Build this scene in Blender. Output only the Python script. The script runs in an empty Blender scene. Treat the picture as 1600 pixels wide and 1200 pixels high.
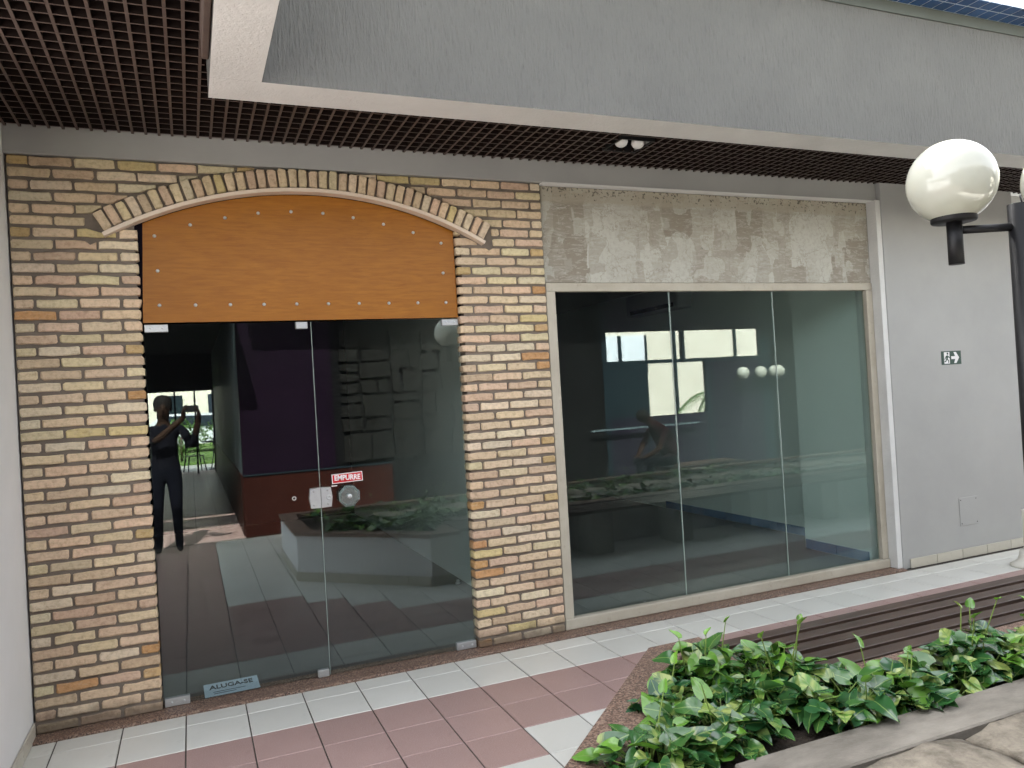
import bpy, bmesh, math, random
from mathutils import Vector, Matrix, Euler, noise
R = math.radians
random.seed(11)
sc = bpy.context.scene
col = sc.collection

# ------------------------------------------------------------------ camera
yaw, pitch, roll = R(22.77), R(0.54), R(-3.37)
fwd = Vector((math.sin(yaw)*math.cos(pitch), math.cos(yaw)*math.cos(pitch), math.sin(pitch)))
rt = Vector((math.cos(yaw), -math.sin(yaw), 0)); up = rt.cross(fwd)
r2 = rt*math.cos(roll)+up*math.sin(roll); u2 = -rt*math.sin(roll)+up*math.cos(roll)
cam = bpy.data.cameras.new('camera'); cam.lens = 27.06; cam.sensor_width = 36; cam.clip_start = .02; cam.clip_end = 400
co = bpy.data.objects.new('camera', cam); col.objects.link(co); sc.camera = co
m = Matrix((r2, u2, -fwd)).transposed().to_4x4(); m.translation = (0, -4.55, 1.6); co.matrix_world = m

# ------------------------------------------------------------------ sky and sun
SUN_EL, SUN_AZ = R(50), R(-14)          # azimuth from +Y, clockwise
w = bpy.data.worlds.new('World'); sc.world = w; w.use_nodes = True
nt = w.node_tree; bg = nt.nodes['Background']; sky = nt.nodes.new('ShaderNodeTexSky')
sky.sky_type = 'NISHITA'; sky.sun_disc = False; sky.sun_elevation = SUN_EL; sky.sun_rotation = SUN_AZ; sky.dust_density = 3.0
hs = nt.nodes.new('ShaderNodeHueSaturation'); hs.inputs['Saturation'].default_value = .22
nt.links.new(sky.outputs[0], hs.inputs['Color']); nt.links.new(hs.outputs[0], bg.inputs[0]); bg.inputs[1].default_value = .15
sl = bpy.data.lights.new('sun', 'SUN'); sl.energy = 4.2; sl.angle = R(.6); sl.color = (1, .95, .87)
so = bpy.data.objects.new('sun', sl); col.objects.link(so); so.location = (0, 10, 25)
sd = Vector((-math.sin(SUN_AZ)*math.cos(SUN_EL), -math.cos(SUN_AZ)*math.cos(SUN_EL), -math.sin(SUN_EL)))
so.rotation_euler = sd.to_track_quat('-Z', 'Y').to_euler()
sc.view_settings.view_transform = 'Standard'; sc.view_settings.look = 'None'
sc.view_settings.exposure = 2.85; sc.view_settings.gamma = 1
sc.render.engine = 'CYCLES'; cy = sc.cycles
cy.use_denoising = True; cy.denoising_input_passes = 'RGB_ALBEDO_NORMAL'; cy.denoising_prefilter = 'ACCURATE'
cy.use_adaptive_sampling = True; cy.adaptive_threshold = .025
cy.max_bounces = 7; cy.diffuse_bounces = 3; cy.glossy_bounces = 3; cy.transparent_max_bounces = 12
cy.sample_clamp_indirect = 6; cy.caustics_reflective = False; cy.caustics_refractive = False

# ------------------------------------------------------------------ materials
MATS = {}
def nodes(name):
    mt = bpy.data.materials.new(name); mt.use_nodes = True
    n = mt.node_tree; b = n.nodes['Principled BSDF']; MATS[name] = mt
    return mt, n, b
def N(n, t, **kw):
    x = n.nodes.new(t)
    for k, v in kw.items():
        if k.startswith('i_'): x.inputs[k[2:].replace('_', ' ')].default_value = v
        else: setattr(x, k, v)
    return x
def coords(n, scale=(1, 1, 1), kind='Object'):
    tc = N(n, 'ShaderNodeTexCoord'); mp = N(n, 'ShaderNodeMapping'); mp.inputs['Scale'].default_value = scale
    n.links.new(tc.outputs[kind], mp.inputs[0]); return mp.outputs[0]
def nz(n, vec, scale, detail=5, rough=.6, dims='3D', dist=0):
    x = N(n, 'ShaderNodeTexNoise', noise_dimensions=dims)
    x.inputs['Scale'].default_value = scale; x.inputs['Detail'].default_value = detail
    x.inputs['Roughness'].default_value = rough; x.inputs['Distortion'].default_value = dist
    if vec is not None: n.links.new(vec, x.inputs['Vector'])
    return x
def ramp(n, fac, stops):
    r = N(n, 'ShaderNodeValToRGB'); el = r.color_ramp.elements
    while len(el) < len(stops): el.new(.5)
    for e, (p, c) in zip(el, stops):
        e.position = p; e.color = (*c, 1) if len(c) == 3 else c
    n.links.new(fac, r.inputs[0]); return r.outputs[0]
def mixc(n, fac, a, b, mode='MIX'):
    x = N(n, 'ShaderNodeMix', data_type='RGBA', blend_type=mode)
    for sock, v in ((x.inputs[0], fac), (x.inputs[6], a), (x.inputs[7], b)):
        if hasattr(v, 'links') or hasattr(v, 'is_linked'): n.links.new(v, sock)
        elif isinstance(v, (int, float)): sock.default_value = v
        else: sock.default_value = (*v, 1)
    return x.outputs[2]
def bump(n, b, h, strength, dist=.01):
    x = N(n, 'ShaderNodeBump'); x.inputs['Strength'].default_value = strength; x.inputs['Distance'].default_value = dist
    n.links.new(h, x.inputs['Height']); n.links.new(x.outputs[0], b.inputs['Normal'])
def pm(name, c1, c2=None, rough=.6, sc1=3, sc2=60, bs=.15, bd=.004, stretch=(1, 1, 1), metal=0, spec=.5, rv=0):
    """colour noise between c1 and c2, fine bump"""
    mt, n, b = nodes(name); c2 = c2 or tuple(x*.85 for x in c1)
    v = coords(n, stretch)
    a = nz(n, v, sc1, 6, .65)
    n.links.new(ramp(n, a.outputs[0], [(.3, c2), (.7, c1)]), b.inputs['Base Color'])
    b.inputs['Roughness'].default_value = rough; b.inputs['Metallic'].default_value = metal
    b.inputs['Specular IOR Level'].default_value = spec
    if rv:
        rr = N(n, 'ShaderNodeMapRange'); rr.inputs[3].default_value = rough-rv; rr.inputs[4].default_value = rough+rv
        a2 = nz(n, v, sc1*2.3, 5); n.links.new(a2.outputs[0], rr.inputs[0]); n.links.new(rr.outputs[0], b.inputs['Roughness'])
    if bs:
        h = nz(n, v, sc2, 4, .6); bump(n, b, h.outputs[0], bs, bd)
    return mt

# brick: tint per brick from the object colour
mt, n, b = nodes('brick')
oi = N(n, 'ShaderNodeObjectInfo'); v = coords(n)
f1 = nz(n, v, 38, 6, .7); f2 = nz(n, v, 9, 4, .6); f3 = nz(n, coords(n, (1, 1, 3.5)), 30, 5, .65, dist=.6)
c = mixc(n, 1, oi.outputs['Color'], ramp(n, f1.outputs[0], [(.3, (.70, .66, .62)), (.52, (1, 1, 1)), (.75, (1.12, 1.10, 1.05))]), 'MULTIPLY')
c = mixc(n, ramp(n, f3.outputs[0], [(.54, (0, 0, 0)), (.68, (.55, .55, .55))]), c, (.52, .42, .29))
c = mixc(n, ramp(n, f2.outputs[0], [(.62, (0, 0, 0)), (.8, (.55, .55, .55))]), c, (.20, .135, .085))
sz = N(n, 'ShaderNodeSeparateXYZ'); tcb = N(n, 'ShaderNodeTexCoord'); n.links.new(tcb.outputs['Object'], sz.inputs[0])
zz_ = N(n, 'ShaderNodeMath', operation='MULTIPLY_ADD'); zz_.inputs[1].default_value = .16; n.links.new(f2.outputs[0], zz_.inputs[0]); n.links.new(sz.outputs[2], zz_.inputs[2])
c = mixc(n, ramp(n, zz_.outputs[0], [(.12, (.75, .75, .75)), (.21, (0, 0, 0))]), c, (.10, .078, .06))   # splash dirt along the foot
n.links.new(c, b.inputs['Base Color']); b.inputs['Roughness'].default_value = .88; b.inputs['Specular IOR Level'].default_value = .25
ad = N(n, 'ShaderNodeMath', operation='ADD'); n.links.new(f1.outputs[0], ad.inputs[0]); n.links.new(f3.outputs[0], ad.inputs[1])
bump(n, b, ad.outputs[0], .65, .006)
pm('mortar', (.20, .165, .135), (.14, .115, .092), .95, 8, 120, .6, .004)
pm('paint_grey', (.375, .375, .36), (.315, .317, .305), .62, 1.0, 40, .06, .002)
pm('paint_white', (0.7656, 0.7656, 0.754), (0.696, 0.696, 0.6786), .6, 1.2, 40, .06, .002)
pm('stucco_white', (.66, .66, .64), (.58, .58, .56), .8, 3, 70, .55, .008)
pm('interior_shaded', (.13, .14, .14), (.10, .11, .11), .7, 1, 30, .05)  # dark copy of the light walls; shade of the deep room put into colour
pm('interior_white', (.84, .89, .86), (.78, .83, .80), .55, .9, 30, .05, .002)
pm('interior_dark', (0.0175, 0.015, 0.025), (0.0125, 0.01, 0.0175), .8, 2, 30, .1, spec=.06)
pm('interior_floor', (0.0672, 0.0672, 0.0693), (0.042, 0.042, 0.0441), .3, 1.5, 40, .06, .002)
pm('navy_tile', (0.09, 0.2, 0.4), (0.06, 0.16, 0.32), .3, 3, 40, .03)
pm('roof', (.3, .3, .29), (.2, .2, .19), .9, 2, 30, .3)
pm('door_wood_red', (0.03224, 0.008928, 0.005952), (0.02232, 0.005952, 0.003968), .45, 2, 60, .1, .002, (1, 1, .15), spec=.06)
pm('purple_panel', (0.0098, 0.0042, 0.0105), (0.007, 0.0035, 0.0077), .4, 2, 40, .05, spec=.06)
pm('teal_paint', (0.096, 0.132, 0.144), (0.078, 0.108, 0.12), .6, 2, 40, .05)
pm('cream_paint', (.72, .68, .58), (.64, .60, .50), .75, 1.5, 40, .15)
pm('chrome', (.62, .64, .65), (.52, .54, .55), .32, 20, 200, .03, .001, metal=.55)
pm('steel_brushed', (.50, .51, .51), (.40, .41, .41), .36, 30, 300, .05, .001, (1, 1, 8), metal=.6)
pm('glass_edge', (.42, .50, .46), (.36, .44, .40), .3, 6, 60, 0)
pm('black_paint', (0.0096, 0.0096, 0.0108), (0.0072, 0.0072, 0.0078), .5, 5, 90, .06, .001, spec=.3)
pm('black_matte', (0.006, 0.006, 0.006), (0.004, 0.004, 0.004), .8, 5, 90, .06, .001, spec=.06)
pm('sign_red', (.55, .012, .02), (.48, .01, .015), .35, 4, 40, 0)
pm('sign_white', (.8, .8, .8), (.74, .74, .74), .4, 4, 40, 0)
pm('sign_green', (.008, .045, .028), (.006, .038, .022), .4, 4, 40, 0)
pm('paper', (.55, .66, .78), (.5, .61, .73), .7, 2, 40, 0)
pm('ink', (.02, .025, .04), (.02, .025, .04), .7, 4, 40, 0)
pm('concrete', (0.296, 0.2664, 0.222), (0.1258, 0.111, 0.0888), .9, 5, 90, .6, .005, (.6, 1.4, 1))
pm('concrete_pale', (.44, .44, .41), (.36, .36, .33), .9, 5, 80, .5, .005)
pm('soil', (.05, .035, .022), (.02, .014, .009), .95, 14, 60, 1, .02)
pm('stem_green', (.22, .30, .07), (.14, .22, .04), .45, 8, 40, .1)
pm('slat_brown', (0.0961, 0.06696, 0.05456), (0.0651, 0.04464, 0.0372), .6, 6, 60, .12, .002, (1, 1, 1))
pm('slat_shaded_flank', (0.018, 0.0126, 0.0108), (0.012, 0.0084, 0.0072), .7, 6, 60, .1, .002, spec=.06)
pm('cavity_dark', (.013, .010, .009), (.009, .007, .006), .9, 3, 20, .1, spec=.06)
pm('shirt_dark', (0.006, 0.006, 0.009), (0.0036, 0.0036, 0.006), .9, 8, 60, .2, spec=.06)
pm('trousers_dark', (0.0045, 0.0051, 0.009), (0.003, 0.0033, 0.006), .9, 8, 60, .2, spec=.06)
pm('shirt_maroon', (0.018, 0.0054, 0.0066), (0.012, 0.0036, 0.0045), .9, 8, 60, .2, spec=.06)
pm('skin', (0.0315, 0.01785, 0.01155), (0.0273, 0.0147, 0.00945), .55, 6, 60, .1, spec=.06)
pm('hair_black', (.012, .01, .009), (.008, .007, .006), .6, 20, 120, .4, spec=.06)
pm('grass', (.10, .19, .03), (.06, .12, .02), .9, 9, 90, .8, .03)
pm('shrub_leaf', (.09, .17, .035), (.045, .10, .02), .6, 6, 60, .2)
pm('patio', (.42, .42, .41), (.34, .34, .33), .4, 2, 40, .08)
pm('car_paint', (.62, .65, .68), (.60, .63, .66), .25, 2, 20, 0)
pm('car_glass', (.03, .04, .05), (.02, .03, .04), .1, 2, 20, 0)
pm('rubber', (.02, .02, .02), (.015, .015, .015), .8, 6, 60, .1)
pm('slab_edge', (.55, .62, .66), (.48, .55, .6), .6, 2, 40, .1)
pm('cove_grey', (.085, .095, .085), (.07, .08, .07), .8, 2, 40, .1)
pm('bulb_white', (.78, .78, .76), (.74, .74, .72), .3, 3, 30, 0)
pm('ac_plastic', (.5, .52, .54), (.46, .48, .5), .45, 3, 30, 0)
pm('dark_door_blue', (0.015, 0.025, 0.03), (0.01, 0.0175, 0.0225), .5, 3, 30, .05, spec=.06)
pm('window_bright', (.75, .80, .85), (.70, .75, .80), .4, 3, 30, 0)
pm('stand_cream', (.70, .68, .60), (.64, .62, .54), .5, 3, 30, .05)

# frame paint of the shop window: cream, dirty
mt, n, b = nodes('frame_cream'); v = coords(n)
a1 = nz(n, v, 2.5, 6, .7); a2 = nz(n, v, 22, 6, .7)
c = ramp(n, a1.outputs[0], [(.3, (0.375, 0.3375, 0.2662)), (.7, (0.465, 0.4312, 0.3525))])
c = mixc(n, ramp(n, a2.outputs[0], [(.58, (0, 0, 0)), (.75, (.6, .6, .6))]), c, (0.255, 0.2175, 0.165))
n.links.new(c, b.inputs['Base Color']); b.inputs['Roughness'].default_value = .7; bump(n, b, a2.outputs[0], .25, .003)

# peeled plaster panel: blocky smears of old adhesive over beige
mt, n, b = nodes('peeled_plaster'); v = coords(n)
wob = nz(n, v, 4.5, 4, .6)
vm = N(n, 'ShaderNodeVectorMath', operation='MULTIPLY_ADD'); vm.inputs[1].default_value = (.09, .09, .14)
n.links.new(wob.outputs['Color'], vm.inputs[0]); n.links.new(v, vm.inputs[2])
mp = N(n, 'ShaderNodeMapping'); mp.inputs['Scale'].default_value = (4.6, 1, 2.6); n.links.new(vm.outputs[0], mp.inputs[0])
vo = N(n, 'ShaderNodeTexVoronoi', distance='CHEBYCHEV'); vo.inputs['Scale'].default_value = 1; vo.inputs['Randomness'].default_value = .75
n.links.new(mp.outputs[0], vo.inputs['Vector'])
sep = N(n, 'ShaderNodeSeparateColor'); n.links.new(vo.outputs['Color'], sep.inputs[0])
mp2 = N(n, 'ShaderNodeMapping'); mp2.inputs['Scale'].default_value = (8.5, 1, 6.5); mp2.inputs['Location'].default_value = (3, 0, 1); n.links.new(vm.outputs[0], mp2.inputs[0])
vo2 = N(n, 'ShaderNodeTexVoronoi', distance='CHEBYCHEV'); vo2.inputs['Scale'].default_value = 1; vo2.inputs['Randomness'].default_value = .8; n.links.new(mp2.outputs[0], vo2.inputs['Vector'])
sep2 = N(n, 'ShaderNodeSeparateColor'); n.links.new(vo2.outputs['Color'], sep2.inputs[0])
ve = N(n, 'ShaderNodeTexVoronoi', feature='DISTANCE_TO_EDGE'); ve.inputs['Scale'].default_value = 4.2
wob2 = nz(n, v, 3.0, 5, .65); vm2 = N(n, 'ShaderNodeVectorMath', operation='MULTIPLY_ADD'); vm2.inputs[1].default_value = (.5, .5, .5); n.links.new(wob2.outputs['Color'], vm2.inputs[0]); n.links.new(v, vm2.inputs[2]); n.links.new(vm2.outputs[0], ve.inputs['Vector'])
fine = nz(n, v, 40, 8, .75); st = nz(n, v, 3.2, 6, .7, dist=.8); sm = nz(n, coords(n, (1, 1, 5)), 7, 6, .65, dist=1.6)
c = ramp(n, sep.outputs[0], [(.30, (0.248, 0.220, 0.174)), (.36, (0.341, 0.319, 0.264)), (.60, (0.363, 0.347, 0.292)), (.68, (0.451, 0.446, 0.391))])
c = mixc(n, ramp(n, sep2.outputs[0], [(.52, (0, 0, 0)), (.58, (.55, .55, .55))]), c, (0.297, 0.270, 0.220))
c = mixc(n, ramp(n, sep2.outputs[1], [(.66, (0, 0, 0)), (.70, (.6, .6, .6))]), c, (0.462, 0.457, 0.402))
c = mixc(n, ramp(n, sm.outputs[0], [(.52, (0, 0, 0)), (.57, (.55, .55, .55)), (.62, (.1, .1, .1))]), c, (0.484, 0.479, 0.429))
c = mixc(n, ramp(n, ve.outputs['Distance'], [(.0, (.55, .55, .55)), (.022, (0, 0, 0))]), c, (0.220, 0.187, 0.143))
c = mixc(n, ramp(n, fine.outputs[0], [(.48, (0, 0, 0)), (.70, (.5, .5, .5))]), c, (0.253, 0.226, 0.182))
c = mixc(n, ramp(n, st.outputs[0], [(.58, (0, 0, 0)), (.78, (.7, .7, .7))]), c, (0.209, 0.182, 0.138))
sp = nz(n, v, 55, 3, .5)
tq = N(n, 'ShaderNodeTexCoord'); sq = N(n, 'ShaderNodeSeparateXYZ'); n.links.new(tq.outputs['Object'], sq.inputs[0])
qz = N(n, 'ShaderNodeMath', operation='MULTIPLY_ADD'); qz.inputs[1].default_value = .06; n.links.new(wob.outputs[0], qz.inputs[0]); n.links.new(sq.outputs[2], qz.inputs[2])
qr = N(n, 'ShaderNodeMapRange'); qr.inputs[1].default_value = 2.86; qr.inputs[2].default_value = 2.885; n.links.new(qz.outputs[0], qr.inputs[0])
qm = N(n, 'ShaderNodeMath', operation='MULTIPLY'); qm.inputs[1].default_value = .7; n.links.new(qr.outputs[0], qm.inputs[0])
c = mixc(n, qm.outputs[0], c, (0.374, 0.336, 0.259))
tcz = N(n, 'ShaderNodeTexCoord'); sxyz = N(n, 'ShaderNodeSeparateXYZ'); n.links.new(tcz.outputs['Object'], sxyz.inputs[0])
mr = N(n, 'ShaderNodeMapRange'); mr.inputs[1].default_value = 2.80; mr.inputs[2].default_value = 2.95; mr.inputs[3].default_value = 0; mr.inputs[4].default_value = .22
n.links.new(sxyz.outputs[2], mr.inputs[0])
sa = N(n, 'ShaderNodeMath', operation='ADD'); n.links.new(sp.outputs[0], sa.inputs[0]); n.links.new(mr.outputs[0], sa.inputs[1])
c = mixc(n, ramp(n, sa.outputs[0], [(.74, (0, 0, 0)), (.80, (.75, .75, .75))]), c, (0.0462, 0.0396, 0.0297))
n.links.new(c, b.inputs['Base Color']); b.inputs['Roughness'].default_value = .85
ad = N(n, 'ShaderNodeMath', operation='ADD'); n.links.new(sm.outputs[0], ad.inputs[0]); n.links.new(sep.outputs[0], ad.inputs[1]); bump(n, b, ad.outputs[0], .35, .004)

# orange varnished panel
mt, n, b = nodes('orange_panel'); a1 = nz(n, coords(n, (1, 1, 9)), 7, 7, .65, dist=.4); a2 = nz(n, coords(n), 1.6, 4, .5)
c = ramp(n, a1.outputs[0], [(.3, (.235, .082, .005)), (.7, (.335, .130, .010))])
c = mixc(n, ramp(n, a2.outputs[0], [(.45, (0, 0, 0)), (.7, (.5, .5, .5))]), c, (.25, .088, .005))
n.links.new(c, b.inputs['Base Color']); b.inputs['Roughness'].default_value = .45; b.inputs['Specular IOR Level'].default_value = .3; bump(n, b, a1.outputs[0], .05, .002)
pm('arch_trim', (.70, .59, .48), (.62, .50, .39), .55, 3, 40, .1, .002)

# comb-textured render (vertical trowel strokes)
def comb(name, c1, c2):
    mt, n, b = nodes(name)
    a1 = nz(n, coords(n, (1, 1, .16)), 80, 5, .65, dist=.3); a2 = nz(n, coords(n), 2, 5, .6); a3 = nz(n, coords(n, (1, 1, .35)), 60, 4, .6)
    c = ramp(n, a2.outputs[0], [(.3, c2), (.7, c1)])
    c = mixc(n, ramp(n, a1.outputs[0], [(.33, (.42, .42, .42)), (.46, (0, 0, 0))]), c, tuple(x*.72 for x in c2))
    n.links.new(c, b.inputs['Base Color']); b.inputs['Roughness'].default_value = .9
    ad = N(n, 'ShaderNodeMath', operation='MULTIPLY_ADD'); ad.inputs[1].default_value = .5
    n.links.new(a3.outputs[0], ad.inputs[0]); n.links.new(a1.outputs[0], ad.inputs[2]); bump(n, b, ad.outputs[0], 1.0, .012)
comb('comb_grey', (.125, .125, .118), (.105, .105, .10)); comb('comb_white', (.78, .78, .77), (.72, .72, .71))

# floor tiles
def tilemat(name, c1, c2, speck=None, rough=.26):
    mt, n, b = nodes(name); v = coords(n); oi = N(n, 'ShaderNodeObjectInfo')
    a1 = nz(n, v, 3.5, 6, .65); a2 = nz(n, v, 260, 2, .5); a3 = nz(n, v, 12, 6, .7)
    c = ramp(n, a1.outputs[0], [(.3, c2), (.7, c1)])
    c = mixc(n, ramp(n, oi.outputs['Random'], [(0, (.0, .0, .0)), (1, (.5, .5, .5))]), c, tuple(x*.86 for x in c2))
    if speck: c = mixc(n, ramp(n, a2.outputs[0], [(.5, (0, 0, 0)), (.64, (.7, .7, .7))]), c, speck)
    c = mixc(n, ramp(n, a3.outputs[0], [(.58, (0, 0, 0)), (.8, (.35, .35, .35))]), c, tuple(x*.62 for x in c2))
    n.links.new(c, b.inputs['Base Color'])
    rr = N(n, 'ShaderNodeMapRange'); rr.inputs[3].default_value = rough-.06; rr.inputs[4].default_value = rough+.16
    n.links.new(a3.outputs[0], rr.inputs[0]); n.links.new(rr.outputs[0], b.inputs['Roughness']); bump(n, b, a1.outputs[0], .02, .003)
tilemat('tile_white', (0.7119, 0.7119, 0.661), (0.6441, 0.6384, 0.5819)); tilemat('tile_pink', (.40, .265, .24), (.345, .225, .20), (.48, .36, .33), .34)
tilemat('tile_cream', (.52, .49, .41), (.46, .43, .355))
pm('grout', (.12, .105, .09), (.07, .062, .055), .9, 8, 80, .3)

def granite(name, stops, scale):
    mt, n, b = nodes(name); v = coords(n)
    vo = N(n, 'ShaderNodeTexVoronoi'); vo.inputs['Scale'].default_value = scale; n.links.new(v, vo.inputs['Vector'])
    s = N(n, 'ShaderNodeSeparateColor'); n.links.new(vo.outputs['Color'], s.inputs[0])
    c = ramp(n, s.outputs[0], stops); a = nz(n, v, 5, 5, .6)
    c = mixc(n, ramp(n, a.outputs[0], [(.4, (0, 0, 0)), (.75, (.5, .5, .5))]), c, (.17, .11, .08))
    n.links.new(c, b.inputs['Base Color']); b.inputs['Roughness'].default_value = .5; bump(n, b, s.outputs[1], .25, .002)
granite('granite', [(.1, (0.036, 0.02304, 0.01728)), (.38, (0.1296, 0.072, 0.0504)), (.62, (0.2448, 0.1512, 0.108)), (.9, (0.3312, 0.2376, 0.18))], 170)

# timber slats of the bench
mt, n, b = nodes('bench_timber'); a1 = nz(n, coords(n, (.06, 1, 1)), 60, 6, .65); a2 = nz(n, coords(n), 4, 5, .6); a4 = nz(n, coords(n), 35, 5, .7)
c = ramp(n, a1.outputs[0], [(.3, (0.0330, 0.0186, 0.0125)), (.7, (0.0701, 0.0415, 0.0284))])
c = mixc(n, ramp(n, a2.outputs[0], [(.55, (0, 0, 0)), (.8, (.5, .5, .5))]), c, (0.1320, 0.0858, 0.0594))
c = mixc(n, ramp(n, a4.outputs[0], [(.66, (0, 0, 0)), (.76, (.6, .6, .6))]), c, (0.2063, 0.1502, 0.1122))
n.links.new(c, b.inputs['Base Color']); b.inputs['Roughness'].default_value = .42; bump(n, b, a1.outputs[0], .3, .003)
# rough stone
mt, n, b = nodes('rough_stone'); v = coords(n); a1 = nz(n, v, 6, 8, .7); a2 = nz(n, v, 28, 6, .7)
c = ramp(n, a1.outputs[0], [(.35, (0.12, 0.1013, 0.075)), (.52, (0.27, 0.2325, 0.18)), (.7, (0.375, 0.3225, 0.2475))])
c = mixc(n, ramp(n, a2.outputs[0], [(.5, (0, 0, 0)), (.75, (.5, .5, .5))]), c, (0.0975, 0.0825, 0.06375))
n.links.new(c, b.inputs['Base Color']); b.inputs['Roughness'].default_value = .95; bump(n, b, a2.outputs[0], .8, .012)
pm('wall_stone', (0.01418, 0.01347, 0.01205), (0.007091, 0.006662, 0.005953), .85, 5, 50, .6, .008, spec=.06)
# mosaic
mt, n, b = nodes('mosaic_blue'); oi = N(n, 'ShaderNodeObjectInfo')
n.links.new(ramp(n, oi.outputs['Random'], [(0, (.022, .07, .19)), (1, (.035, .10, .26))]), b.inputs['Base Color']); b.inputs['Roughness'].default_value = .2

# clear glass: Schlick reflection over tinted transparency, the same from both sides
def glass(name, tint, f0=.085, dirt=0):
    mt = bpy.data.materials.new(name); mt.use_nodes = True; MATS[name] = mt; n = mt.node_tree; n.nodes.clear()
    out = N(n, 'ShaderNodeOutputMaterial'); g = N(n, 'ShaderNodeBsdfGlossy'); g.inputs['Color'].default_value = (.90, .98, 1, 1); g.inputs['Roughness'].default_value = 0.0
    t = N(n, 'ShaderNodeBsdfTransparent'); t.inputs[0].default_value = (*tint, 1)
    ge = N(n, 'ShaderNodeNewGeometry'); d = N(n, 'ShaderNodeVectorMath', operation='DOT_PRODUCT')
    n.links.new(ge.outputs['Normal'], d.inputs[0]); n.links.new(ge.outputs['Incoming'], d.inputs[1])
    ab = N(n, 'ShaderNodeMath', operation='ABSOLUTE'); n.links.new(d.outputs['Value'], ab.inputs[0])
    s1 = N(n, 'ShaderNodeMath', operation='SUBTRACT'); s1.inputs[0].default_value = 1; n.links.new(ab.outputs[0], s1.inputs[1])
    p = N(n, 'ShaderNodeMath', operation='POWER'); n.links.new(s1.outputs[0], p.inputs[0]); p.inputs[1].default_value = 5
    ma = N(n, 'ShaderNodeMath', operation='MULTIPLY_ADD'); n.links.new(p.outputs[0], ma.inputs[0]); ma.inputs[1].default_value = 1-f0; ma.inputs[2].default_value = f0
    mx = N(n, 'ShaderNodeMixShader'); n.links.new(ma.outputs[0], mx.inputs[0]); n.links.new(t.outputs[0], mx.inputs[1]); n.links.new(g.outputs[0], mx.inputs[2])
    last = mx.outputs[0]
    if dirt:
        df = N(n, 'ShaderNodeBsdfDiffuse'); df.inputs[0].default_value = (.5, .52, .5, 1)
        a = nz(n, coords(n, (1, 1, .5)), 2.2, 6, .65, dist=.5)
        rr = N(n, 'ShaderNodeMapRange'); rr.inputs[1].default_value = .35; rr.inputs[2].default_value = .8; rr.inputs[3].default_value = dirt*.25; rr.inputs[4].default_value = dirt
        n.links.new(a.outputs[0], rr.inputs[0]); m2 = N(n, 'ShaderNodeMixShader')
        n.links.new(rr.outputs[0], m2.inputs[0]); n.links.new(last, m2.inputs[1]); n.links.new(df.outputs[0], m2.inputs[2]); last = m2.outputs[0]
    n.links.new(last, out.inputs[0])
glass('door_glass', (.90, .945, .93), .085, .006); glass('window_glass', (.88, .945, .92), .075, .012)
mt, n, b = nodes('knob_glass'); b.inputs['Base Color'].default_value = (.78, .92, .88, 1); b.inputs['Transmission Weight'].default_value = .85; b.inputs['Roughness'].default_value = .04; b.inputs['IOR'].default_value = 1.5
# opal globe
mt, n, b = nodes('opal_globe'); b.inputs['Base Color'].default_value = (.45, .455, .39, 1); b.inputs['Roughness'].default_value = .10
b.inputs['Subsurface Weight'].default_value = .35; b.inputs['Subsurface Radius'].default_value = (.08, .08, .07); b.inputs['Coat Weight'].default_value = .3

# variegated leaf
mt, n, b = nodes('pothos_leaf'); oi = N(n, 'ShaderNodeObjectInfo'); tc = N(n, 'ShaderNodeTexCoord')
sx = N(n, 'ShaderNodeSeparateXYZ'); n.links.new(tc.outputs['Object'], sx.inputs[0])
ax = N(n, 'ShaderNodeMath', operation='ABSOLUTE'); n.links.new(sx.outputs[0], ax.inputs[0])
sy = N(n, 'ShaderNodeMath', operation='MULTIPLY_ADD'); n.links.new(ax.outputs[0], sy.inputs[0]); sy.inputs[1].default_value = -.9; n.links.new(sx.outputs[1], sy.inputs[2])
cb = N(n, 'ShaderNodeCombineXYZ'); n.links.new(sx.outputs[0], cb.inputs[0]); n.links.new(sy.outputs[0], cb.inputs[1])
mp = N(n, 'ShaderNodeMapping'); mp.inputs['Scale'].default_value = (7, 26, 1); n.links.new(cb.outputs[0], mp.inputs[0])
ns = nz(n, mp.outputs[0], 1, 4, .6, '4D'); rw = N(n, 'ShaderNodeMath', operation='MULTIPLY'); n.links.new(oi.outputs['Random'], rw.inputs[0]); rw.inputs[1].default_value = 97
n.links.new(rw.outputs[0], ns.inputs['W'])
# object colour: R = hue shift towards light green, G = amount of yellow streaks
so_ = N(n, 'ShaderNodeSeparateColor'); n.links.new(oi.outputs['Color'], so_.inputs[0])
basec = mixc(n, so_.outputs[0], (.018, .085, .030), (.17, .37, .035))
sad = N(n, 'ShaderNodeMath', operation='ADD'); n.links.new(ns.outputs[0], sad.inputs[0]); n.links.new(so_.outputs[1], sad.inputs[1])
streak = ramp(n, sad.outputs[0], [(.60, (0, 0, 0)), (.76, (.85, .85, .85))])
lc = mixc(n, streak, basec, (.40, .47, .13))
vein = N(n, 'ShaderNodeMath', operation='LESS_THAN'); n.links.new(ax.outputs[0], vein.inputs[0]); vein.inputs[1].default_value = .0016
lc = mixc(n, vein.outputs[0], lc, (.16, .27, .07)); n.links.new(lc, b.inputs['Base Color'])
b.inputs['Roughness'].default_value = .22; b.inputs['Specular IOR Level'].default_value = .75
tr = N(n, 'ShaderNodeBsdfTranslucent'); n.links.new(lc, tr.inputs[0]); mx = N(n, 'ShaderNodeMixShader'); mx.inputs[0].default_value = .12
out = n.nodes['Material Output']; n.links.new(b.outputs[0], mx.inputs[1]); n.links.new(tr.outputs[0], mx.inputs[2]); n.links.new(mx.outputs[0], out.inputs[0])
lw = nz(n, mp.outputs[0], .7, 2, .5); bump(n, b, lw.outputs[0], .15, .004)

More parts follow.
